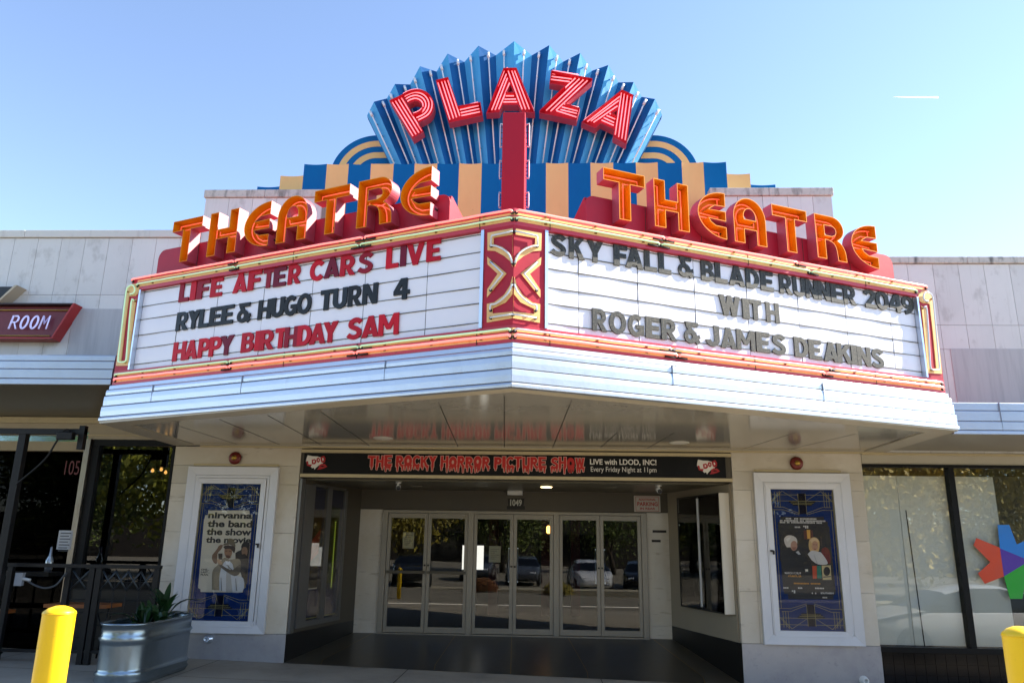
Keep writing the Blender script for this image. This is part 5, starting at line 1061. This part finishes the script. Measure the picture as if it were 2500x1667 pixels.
# five armed coloured star behind the glass
lg = [at(d7(x, y), .04) for x, y in ((668, 880), (682, 843), (795, 890), (752, 965), (690, 1020), (725, 1072), (820, 1035), (788, 778), (846, 778), (884, 876), (935, 852), (800, 895), (850, 1147), (912, 1147), (935, 965))]
lc = [(q.x, q.z) for q in lg]; fr = FY(.0425)
cxs = lc[11]; cen = (lc[6][0]+.16, (lc[6][1]+lc[11][1])/2)
def rot(p, a): a = math.radians(a); x, y = p[0]-cen[0], p[1]-cen[1]; return cen[0]+x*math.cos(a)-y*math.sin(a), cen[1]+x*math.sin(a)+y*math.cos(a)
star = thing('window_star', 'large five armed star in red, blue, purple and green on the right shop window', 'window emblem', (cen[0], .10, cen[1]-.5))
GS = lambda n, c: mat(n, c, .5, noise=[(2, .15, '#777777')])
red_ = [lc[0], lc[1], lc[2], lc[11], (cen[0]+.02, cen[1]+.02), lc[6], lc[5], lc[4], lc[3]]
blue_ = [lc[7], lc[8], lc[9], lc[10], (lc[10][0]+.45, lc[10][1]+.22), (lc[10][0]+.55, lc[10][1]-.02), (cen[0]+.30, cen[1]+.05), (cen[0]+.02, cen[1]+.03), (lc[11][0]+.0, lc[11][1]+.005)]
green_ = [lc[6], (cen[0]+.01, cen[1]+.01), (cen[0]+.32, cen[1]-.02), (cen[0]+.60, cen[1]-.35), (cen[0]+.42, cen[1]-.45), (cen[0]+.14, cen[1]-.28), lc[13], lc[12]]
purp_ = [lc[11], (cen[0]+.26, cen[1]+.03), lc[6]]
for nm, P, col, c in (('red_arms', red_, '#d0400f', 0), ('blue_arms', blue_, '#0a78cc', .002), ('green_arms', green_, '#12a020', .004), ('purple_centre', purp_, '#4a2298', .006)):
    b = B(); b.prism(fr, poly(P), c*.2, c*.2+.0015); b.build(nm, GS('star_' + nm, col), star)
# ------------------------------------------------------------------ ground
M_walk = mat('sidewalk_concrete', '#999080', .75, noise=[(1.2, .6, '#6a6458'), (.35, .5, '#b3a996', (1, 1, 1), (.5, .68)), (6, .3, '#9a948a'), (9, .8, '#3a362f', (1, 1, 1), (.70, .76)), (30, .35, '#4c4a45', (1, 1, 1), (.58, .75))], bump=(50, .2, .004))
M_asph = mat('asphalt', '#7c7566', .85, noise=[(.6, .3, '#6a6458'), (60, .4, '#85827c')], bump=(80, .3, .006))
b = B(); nx, ny = 40, 14; V = []; XA, XB, YA, YB_ = -26, 26, -8.2, .9
for j in range(ny+1):
    for i in range(nx+1): x = XA+(XB-XA)*i/nx; V.append((x, YA+(YB_-YA)*j/ny, gz(x)))
b.add(V, [(j*(nx+1)+i, j*(nx+1)+i+1, (j+1)*(nx+1)+i+1, (j+1)*(nx+1)+i) for j in range(ny) for i in range(nx)], 0)
V = [(x, YA, gz(x)) for x in (-26, -13, 13, 26)] + [(x, YA, gz(x)-.2) for x in (-26, -13, 13, 26)]; b.add(V, [(0, 1, 5, 4), (1, 2, 6, 5), (2, 3, 7, 6)], 0)
for x in (-7.5, -4.6, -1.7, 1.2, 4.1, 7.0): b.add([(x-.006, -8.1, gz(x)+.003), (x+.006, -8.1, gz(x)+.003), (x+.006, -.01, gz(x)+.003), (x-.006, -.01, gz(x)+.003)], [(0, 1, 2, 3)], 1)
for y in (-1.5, -3.5, -5.8):
    V = []
    for i in range(21): x = -13+26*i/20; V += [(x, y-.006, gz(x)+.0035), (x, y+.006, gz(x)+.0035)]
    b.add(V, [(2*i, 2*i+2, 2*i+3, 2*i+1) for i in range(20)], 1)
tag(b.build('sidewalk', [M_walk, M_seam], normals=False), None, kind='structure')
b = B(); xs_ = [-600, -40, -13, -6, 0, 6, 13, 40, 600]; ys_ = [-900, -120, -60, -30, -15, -8.3, 0, 40, 900]; V = [(x, y, gz(x)-.15 - (.02 if y >= 0 else 0)) for y in ys_ for x in xs_]
b.add(V, [(j*9+i, j*9+i+1, (j+1)*9+i+1, (j+1)*9+i) for j in range(8) for i in range(8)], 0); tag(b.build('ground', M_asph, normals=False), None, kind='structure')
# ------------------------------------------------------------------ bollards
def bollard(P, r, lab):
    t = thing('bollard', lab, 'bollard', (P.x, P.y, gz(P.x)-.15), 'yellow bollards along the kerb'); h = P.z - gz(P.x) + .15
    o = Vector((P.x, P.y, gz(P.x)-.15)); b = B(); b.lathe(o, (0, 0, 1), [(r, -.02), (r, h-.035), (r+.002, h-.03)], 36, 0); b.build('post', M_yel, t)
    b = B(); b.lathe(o, (0, 0, 1), [(r+.0025, h-.034), (r*.98, h-.022), (r*.7, h-.006), (r*.3, h+.004), (0, h+.006)], 36, 0); b.build('cap', M_yel, t)
BLT = at(c2(347, 1128), -8.42); bollard(BLT, .075, 'yellow bollard before the black railing, in the bottom left corner')
BRT = at(d7(812, 1288), -9.1); BRT.x += .064; bollard(BRT, .064, 'yellow bollard before the white covered shop window, in the bottom right corner')
bollard(Vector((-4.75, -11.0, .86)), .075, 'slim yellow bollard seen mirrored in the leftmost glass door')
# ------------------------------------------------------------------ patio frame, railing, cable, bench
M_rail = mat('railing_black', '#0d0d0e', .45, noise=[(20, .4, '#1f1c19')], spec=.3)
YR = -1.0; FRr = FY(YR)
t = thing('patio_railing', 'black steel railing with crossed wire panels in front of the left shopfront', 'railing', (-7.2, YR, 0))
zr = 1.30; xr = at(c2(935, 895), YR).x - .02
b = B(); b.box(FRr, -11, xr, zr, zr+.05, -.04, .04); b.box(FRr, -11, xr, .14, .18, -.02, .02); b.build('rail', M_rail, t, bevel=.004)
for x in (at(c2(60, 950), YR).x, at(c2(395, 950), YR).x, at(c2(530, 950), YR).x, at(c2(570, 950), YR).x, xr-.05):
    b = B(); b.box(FRr, x-.04, x+.04, gz(x)-.02, zr-.001, -.035, .035); b.build('post', M_rail, t, bevel=.003)
for x0, x1 in ((at(c2(575, 950), YR).x+.045, xr-.10), (at(c2(400, 950), YR).x+.05, at(c2(530, 950), YR).x-.05)):
    b = B(); n = max(1, int((x1-x0)/.17)); w_ = (x1-x0)/n
    for k in range(n+1): b.tube([FRr(x0+w_*k, .19, 0), FRr(x0+w_*k, zr-.01, 0)], .007, 0, 6)
    for z in (.35, .52, .69, .86, 1.0, 1.14): b.tube([FRr(x0, z, .008), FRr(x1, z, .008)], .006, 0, 6)
    for k in range(n):
        b.tube([FRr(x0+w_*k, 1.0, .012), FRr(x0+w_*(k+1), 1.26, .012)], .012, 1, 6); b.tube([FRr(x0+w_*k, 1.26, .014), FRr(x0+w_*(k+1), 1.0, .014)], .012, 1, 6)
    b.build('wire_panel', [M_rail, mat('wire_bright', '#3f4447', .35, metal=.7)], t)
for k in range(9):
    x = -10.8 + .33*k
    if x < at(c2(395, 950), YR).x-.1: b = B(); b.box(FRr, x-.012, x+.012, .18, zr, -.012, .012); b.build('baluster', M_rail, t)
t = thing('patio_gate', 'black square steel gate frame with a cable, at the far left', 'frame', (-8.2, -1.25, 0)); FP2 = FY(-1.25)
A = at(c2(0, 150), -1.25); E = at(c2(490, 150), -1.25); zt_ = at(c2(100, 108), -1.25).z; zb_ = at(c2(100, 140), -1.25).z
b = B(); b.box(FP2, -11, E.x, zb_, zt_, -.04, .04); b.build('beam', M_rail, t, bevel=.003)
b = B(); b.box(FP2, E.x-.085, E.x, zb_-.22, zt_+.05, -.045, .045); b.build('end_plate', M_rail, t, bevel=.003)
x_ = at(c2(95, 400), -1.25).x; b = B(); b.box(FP2, x_-.055, x_+.055, .0, zb_-.001, -.05, .05); b.build('post', M_rail, t, bevel=.003)
b = B(); b.tube([at(c2(*p), -1.33) for p in smooth([(95, 425), (150, 380), (210, 330), (270, 270), (310, 205), (345, 150), (365, 122), (385, 112), (400, 125)], 4)], .014); tag(b.build('cable', M_rail), 'black cable sagging from the steel beam at the left', 'cable')
P = at(c2(385, 150), -1.33); b = B(); b.box(FY(-1.31), P.x-.12, P.x+.12, P.z-.06, P.z+.05, 0, .10); tag(b.build('floodlight', M_rail, bevel=.01), 'small black floodlight hanging under the steel beam', 'floodlight')
b = B(); b.tube([at(c2(*p), -1.08) for p in smooth([(150, 975), (200, 1005), (260, 1022), (320, 1005), (360, 960), (380, 935)], 4)], .014, 0); P = at(c2(150, 972), -1.08); b.tube([P+Vector((-.05, 0, .01)), P+Vector((.06, 0, -.01))], .022, 1); b.box(FY(-1.06), P.x-.16, P.x-.05, P.z-.09, P.z+.09, -.02, .04, 2)
tag(b.build('power_cord', [mat('cord_grey', '#3c3e40', .5), mat('plug_white', '#b9b9b6', .4), mat('socket_grey', '#8d9094', .4)]), 'grey cord with white plug looped under the railing', 'cord')
b = B(); P = at(c2(278, 905), -.62); b.lathe((P.x, -.62, 1.22), (0, 0, 1), [(.055, 0), (.055, .16), (.02, .24), (.016, .36), (0, .37)], 16); tag(b.build('bottle', mat('bottle_silver', '#9a9ea0', .2, metal=.6, noise=[(20, .6, '#4a4c4d')])), 'silver bottle standing on the patio ledge behind the railing', 'bottle')
b = B(); b.box(FY(-.62), -8.6, -7.0, 1.16, 1.22, -.18, .18, 0); tag(b.build('patio_ledge', M_rail), 'dark ledge behind the black railing', 'ledge')
for x0, x1, z, lab in ((-7.05, -6.1, .72, 'orange brown wooden table top behind the wire panel'), (-8.9, -7.75, .60, 'orange brown bench at the far left behind the railing')):
    tt = thing('patio_table', lab, 'table', ((x0+x1)/2, -.55, 0)); b = B(); b.box(FY(-.5), x0, x1, z, z+.05, -.22, .22); b.build('table_top', mat('bench_wood', '#9a5a28', .5, noise=[(6, .4, '#7a431a', (.3, 1, 1))]), tt)
    for x in (x0+.12, x1-.12):
        b = B(); b.tube([(x-.1, -.4, gz(x)), (x+.1, -.6, z)], .015); b.tube([(x+.1, -.4, gz(x)), (x-.1, -.6, z)], .015); b.build('leg', M_rail, tt)
# ------------------------------------------------------------------ galvanised trough with plants
M_galv = mat('galvanised_steel', '#8b979e', .27, metal=.9, noise=[(5, .5, '#6d7a82'), (16, .3, '#a9b4ba', (1, 1, 1), (.55, .7))], bump=(10, .06, .006))
TX, TY0, TY1, TR, TH = -4.96, -2.50, -.80, .30, .72; gzt = gz(TX)+.005
t = thing('stock_tank', 'round ended galvanised steel trough planted with dark leaves beside the left pier', 'planter', (TX, (TY0+TY1)/2, gzt))
def stad(r, n=16): return [(TX + r*math.cos(math.pi+math.pi*i/n), TY0+TR + r*math.sin(math.pi+math.pi*i/n)) for i in range(n+1)] + [(TX + r*math.cos(math.pi*i/n), TY1-TR + r*math.sin(math.pi*i/n)) for i in range(n+1)]
prof = [(TR-.01, 0), (TR+.0, .02), (TR+.022, .055), (TR, .09), (TR+.024, .12), (TR, .15), (TR-.004, .18), (TR, .43), (TR+.002, .465), (TR+.026, .50), (TR+.002, .535), (TR+.004, .60), (TR+.004, .645), (TR+.024, .652), (TR+.024, .678), (TR-.004, .678), (TR-.012, .65), (TR-.014, .52)]
b = B(); rings = [[(x, y, gzt+h*1.08) for x, y in stad(r)] for r, h in prof]; n = len(rings[0]); b.add([p for r in rings for p in r], [(i*n+j, i*n+(j+1) % n, (i+1)*n+(j+1) % n, (i+1)*n+j) for i in range(len(rings)-1) for j in range(n)], 0, True); b.build('tank', M_galv, t, normals=False)
b = B(); b.prism(FZ, poly(stad(TR-.013)), gzt+.5, gzt+.54); b.build('soil', mat('soil_brown', '#2c2118', .9, bump=(30, .6, .02)), t)
M_leaf = mat('plant_leaf', '#1d3a1c', .35, noise=[(3, .4, '#2f5428'), (8, .3, '#14280f')], island=.3, spec=.5); ra = random.Random(3)
for k in range(9):
    px_0 = TX + ra.uniform(-.17, .17); py_0 = ra.uniform(-1.9, -1.05) if k < 6 else ra.uniform(-1.4, -1.0); pl_ = thing('broadleaf_plant', '', 'plant', (px_0, py_0, gzt+.54), 'plants growing in the steel trough'); b = B()
    for q in range(9):
        a = ra.uniform(0, 6.28); L_ = ra.uniform(.28, .62)*(1.2 if py_0 > -1.25 else .75); wd = ra.uniform(.028, .058); lean = ra.uniform(.12, .9); V = []
        for i in range(9):
            u = i/8; r_ = L_*lean*u*u*.9 + .02; z = L_*(u - .28*lean*u*u*u*2)
            wv = wd*(.12 if u < .3 else math.sin(math.pi*min(1, (u-.25)/.78))*.95+.04); c_, s_ = math.cos(a), math.sin(a)
            for sgn in (-1, 0, 1): V.append((px_0+c_*r_-s_*wv*sgn, py_0+s_*r_+c_*wv*sgn, gzt+.54+z+abs(sgn)*wv*.35))
        b.add(V, [(3*i+j, 3*i+j+1, 3*i+j+4, 3*i+j+3) for i in range(8) for j in range(2)], 0, True)
    b.build('foliage', M_leaf, pl_, normals=False)
    pl_['label'] = 'dark green broad leaved plant in the galvanised trough'
# ------------------------------------------------------------------ the car park behind the camera, seen in the glass
M_cg = mat('car_window_tint', '#0b0d10', .05, spec=.8); M_tyre = mat('tyre_rubber', '#161616', .8); M_rimc = mat('wheel_rim', '#9a9da2', .3, metal=.8); M_tail = mat('tail_light_red', '#a01010', .2, emit=(srgb('#ff2010'), .5)); M_head = mat('head_light', '#e8eaee', .1, spec=.8)
def make_car(loc, rz, paint, label):
    t = thing('parked_car', label, 'car', loc, 'cars in the car park'); t['_o'] = [0, 0, 0]; t.rotation_euler.z = rz
    st = [(-2.28, .42, .62, .66, .60), (-2.22, .30, .80, .80, .74), (-1.9, .22, .92, .93, .82), (-1.55, .20, .95, .98, .86), (-.95, .19, .96, 1.33, .88), (-.45, .19, .95, 1.44, .89), (.15, .19, .94, 1.43, .89), (.65, .19, .93, 1.30, .89), (1.15, .19, .92, .96, .88), (1.6, .21, .86, .89, .85), (2.05, .25, .76, .77, .78), (2.24, .34, .62, .64, .66), (2.30, .42, .55, .56, .58)]
    R = []
    for x, zb, zw, zt, hw in st:
        gh = zt-zw; tw = hw*(1-.32*min(1, gh/.45)); half = [(0, zb), (hw*.8, zb), (hw*.97, zb+.1), (hw, (zb+zw)/2), (hw*.97, zw-.02), (hw*.94, zw), (tw*1.02+.0, zw+gh*.9), (tw*.86, zt), (0, zt+.015)]
        R.append([(x, y, z) for y, z in half] + [(x, -y, z) for y, z in half[-2:0:-1]])
    n = len(R[0]); body = B(); win = B()
    for i in range(len(st)-1):
        for j in range(n):
            q = [R[i][j], R[i][(j+1) % n], R[i+1][(j+1) % n], R[i+1][j]]; cab = 3 <= i <= 7
            isw = cab and (j in (5, n-6)) or (i in (3, 7) and j in (6, 7, 8, 9)) and False
            if i in (3, 7) and j in (5, 6, 7, 8, 9, 10) : isw = True
            (win if isw else body).add(q, [(0, 1, 2, 3)], 0, True)
    body.add(R[0], [tuple(range(n))]); body.add(R[-1], [tuple(range(n))])
    body.build('body', paint, t); win.build('window', M_cg, t)
    for sx in (-1.38, 1.42):
        for sy in (-1, 1):
            w_ = B(); w_.lathe((sx, sy*.70, .33), (0, sy, 0), [(.20, 0), (.33, .01), (.335, .04), (.335, .17), (.31, .19), (.215, .185)], 24); wo = w_.build('wheel', M_tyre, t); r_ = B(); r_.lathe((sx, sy*.70, .33), (0, sy, 0), [(.0, .17), (.05, .18), (.08, .165), (.19, .172), (.214, .186)], 20); r_.build('rim', M_rimc, wo)
    for sy in (-1, 1):
        b = B(); b.box(FZ, -2.27, -2.12, sy*.45, sy*.74, .66, .80); b.build('tail_light', M_tail, t, bevel=.02); b = B(); b.box(FZ, 2.10, 2.25, sy*.40, sy*.68, .58, .70); b.build('head_light', M_head, t, bevel=.02)
    return t
P_white = mat('car_paint_white', '#d8dade', .2, coat=.6); P_grey = mat('car_paint_grey', '#5b6068', .25, metal=.4, coat=.6); P_dark = mat('car_paint_black', '#14161a', .15, coat=.6); P_blue = mat('car_paint_blue', '#23406a', .2, coat=.6)
def gl(x): return gz(x)-.15
make_car((9.0, -4.55, gz(9)+.02), math.pi, P_white, 'white sedan mirrored in the right shop window')
for x, y, r_, pt_, lab in ((2.6, -21.5, 85, P_white, 'white hatchback with red tail light mirrored in the fifth door'), (-.6, -25, 92, P_grey, 'grey car mirrored in the third door'), (-5.8, -20, 80, P_dark, 'black car with lit tail light mirrored in the first door'), (5.4, -24, 95, P_dark, 'dark car mirrored in the rightmost door'), (-9.5, -19, 88, P_blue, 'blue car mirrored low in the dark left window'), (-3.2, -27, 90, P_grey, 'grey car mirrored in the second door')):
    make_car((x, y, gl(x)), math.radians(r_), pt_, lab)
M_bark = mat('tree_bark', '#3f352a', .9, noise=[(8, .4, '#2a231b', (1, 1, .3))], bump=(20, .5, .02))
M_lf = [mat('tree_leaf_%d' % i, c, .6, island=.45) for i, c in enumerate(('#8a8c2c', '#97892e', '#b49a34', '#68762f'))]
def make_tree(loc, h, rad, seed, leaf, n, label):
    ra = random.Random(seed); t = thing('tree', label, 'tree', loc, 'trees behind the car park'); L0 = Vector(loc); b = B(); tips = []
    def br(p, d, ln, r, lv):
        q = p; pts = [p]
        for k in range(4): d = (d + Vector((ra.uniform(-.2, .2), ra.uniform(-.2, .2), ra.uniform(-.05, .15)))).normalized(); q = q + d*ln/4; pts.append(q)
        b.tube(pts, r, 0, 7 if lv < 2 else 5, r2=r*.5)
        if lv < 3:
            for k in range(4 if lv == 0 else 3):
                s_ = pts[ra.choice((2, 3, 4))]; nd = (d + Vector((ra.uniform(-1, 1), ra.uniform(-1, 1), ra.uniform(.0, .6)))).normalized(); br(s_, nd, ln*ra.uniform(.5, .75), r*.5, lv+1)
        else: tips.append(q)
        if lv >= 2: tips.append(pts[2])
    br(L0, Vector((0, 0, 1)), h*.36, h*.026, 0); b.build('trunk', M_bark, t)
    lf = B(); cl = []
    for k in range(70):
        d = Vector((ra.gauss(0, 1), ra.gauss(0, 1), ra.gauss(0, 1))).normalized()*ra.uniform(.35, 1)**.6; cl.append(L0 + Vector((d.x*rad*.9, d.y*rad*.9, h*.54 + d.z*h*.43)))
    for k in range(n):
        c0 = ra.choice(cl) if ra.random() < .72 else ra.choice(tips)
        c = c0 + Vector((ra.gauss(0, 1), ra.gauss(0, 1), ra.gauss(0, .8)))*rad*.15; s_ = ra.uniform(.08, .18)*h/9
        if c.z < L0.z+.25: continue
        u = Vector((ra.gauss(0, 1), ra.gauss(0, 1), ra.gauss(0, 1))).normalized(); v = u.cross(Vector((ra.gauss(0, 1), ra.gauss(0, 1), ra.gauss(0, 1)))).normalized()
        lf.add([c-u*s_, c-v*s_*.6, c+u*s_, c+v*s_*.6], [(0, 1, 2, 3)])
    lf.build('crown', leaf, t, normals=False)
for x, y, h, rd, sd_, lf_, n, lab in ((-15.5, -24, 11.5, 5.5, 1, M_lf[0], 15000, 'yellow green tree mirrored in the dark left window'), (-9, -34, 10.5, 5.0, 2, M_lf[1], 12000, 'olive tree mirrored in the first door'), (-2.5, -40, 9, 4.6, 3, M_lf[3], 11000, 'darker green tree mirrored in the second door'),
        (6, -46, 8.5, 4.4, 4, M_lf[3], 5500, 'dark green tree mirrored beside the bright car'), (14.5, -24, 10.5, 5.4, 5, M_lf[2], 15000, 'golden leaved tree mirrored in the right shop window'), (23, -28, 10, 5.0, 6, M_lf[1], 10000, 'olive tree mirrored at the right edge of the shop window'), (-24, -28, 11, 5.2, 7, M_lf[3], 10000, 'green tree mirrored at the left edge of the dark window'), (-33, -42, 10, 5.0, 8, M_lf[3], 4500, 'far green tree beyond the left end of the car park'), (33, -42, 10, 5.0, 9, M_lf[3], 4500, 'far green tree beyond the right end of the car park')):
    make_tree((x, y, gl(x)), h, rd, sd_, lf_, n, lab)
b = B(); ra = random.Random(9)
for cxb, lab, leaf in ((1.0, 'small golden shrub mirrored below the white car', M_lf[1]), (-2.2, 'small orange brown shrub mirrored between the doors', mat('shrub_rust', '#7a4a18', .7, island=.4))):
    b = B()
    for k in range(1500):
        d = Vector((ra.gauss(0, 1), ra.gauss(0, 1), abs(ra.gauss(0, 1)))).normalized()*ra.uniform(.55, 1); c = Vector((cxb+d.x*.7, -13.9+d.y*.5-3, gl(cxb)+.05+d.z*.55)); u = Vector((ra.gauss(0, 1), ra.gauss(0, 1), ra.gauss(0, 1))).normalized(); v = u.cross(Vector((.3, .5, .8))).normalized(); b.add([c-u*.05, c-v*.03, c+u*.05, c+v*.03], [(0, 1, 2, 3)])
    tag(b.build('shrub', leaf, normals=False), lab, 'shrub')
t = thing('street_sign', 'grey rectangular street sign on a post mirrored in the right shop window', 'sign', (7.45, -3.5, gz(7.45)))
b = B(); b.box(FZ, 7.28, 7.62, -3.53, -3.515, 1.97, 2.5); b.build('sign_plate', mat('sign_back_grey', '#5a6066', .5, metal=.4), t); b = B(); b.box(FZ, 7.42, 7.48, -3.512, -3.48, gz(7.45), 2.4); b.build('post', M_rail, t)
b = B(); b.box(FZ, -14, 14, -19.2, -17.6, -.6, -.18); tag(b.build('planting_island', mat('kerb_pale', '#a59c86', .8)), None, kind='structure')
b = B(); b.box(FZ, -200, 200, -66, -64, -1, 4.2, 0)
for k in range(30): b.box(FZ, -180+12*k, -174+12*k, -63.99, -63.9, .2, 2.8, 1)
tag(b.build('distant_building', [mat('far_brick', '#3a322b', .8, noise=[(.5, .3, '#2e2722')]), M_cg]), 'long low brick building beyond the car park', 'building')
# ------------------------------------------------------------------ contrail high in the sky
P = hit(O(2052, 223), (0, 9000, 0), (0, 1, 0)); Q = hit(O(2155, 224), (0, 9000, 0), (0, 1, 0)); b = B(); L_ = Q-P
b.tube([P + L_*t for t in (0, .2, .45, .7, .9, 1)], 3.5, 0, 8, r2=11); cm = bpy.data.materials.new('contrail_white'); cm.use_nodes = True; cn = cm.node_tree; cn.nodes.remove(cn.nodes['Principled BSDF']); tl_ = cn.nodes.new('ShaderNodeBsdfTranslucent'); tl_.inputs[0].default_value = (.98, .98, 1, 1); cn.links.new(tl_.outputs[0], cn.nodes['Material Output'].inputs[0])
tag(b.build('contrail', cm), 'thin white aircraft contrail in the blue sky', 'contrail')
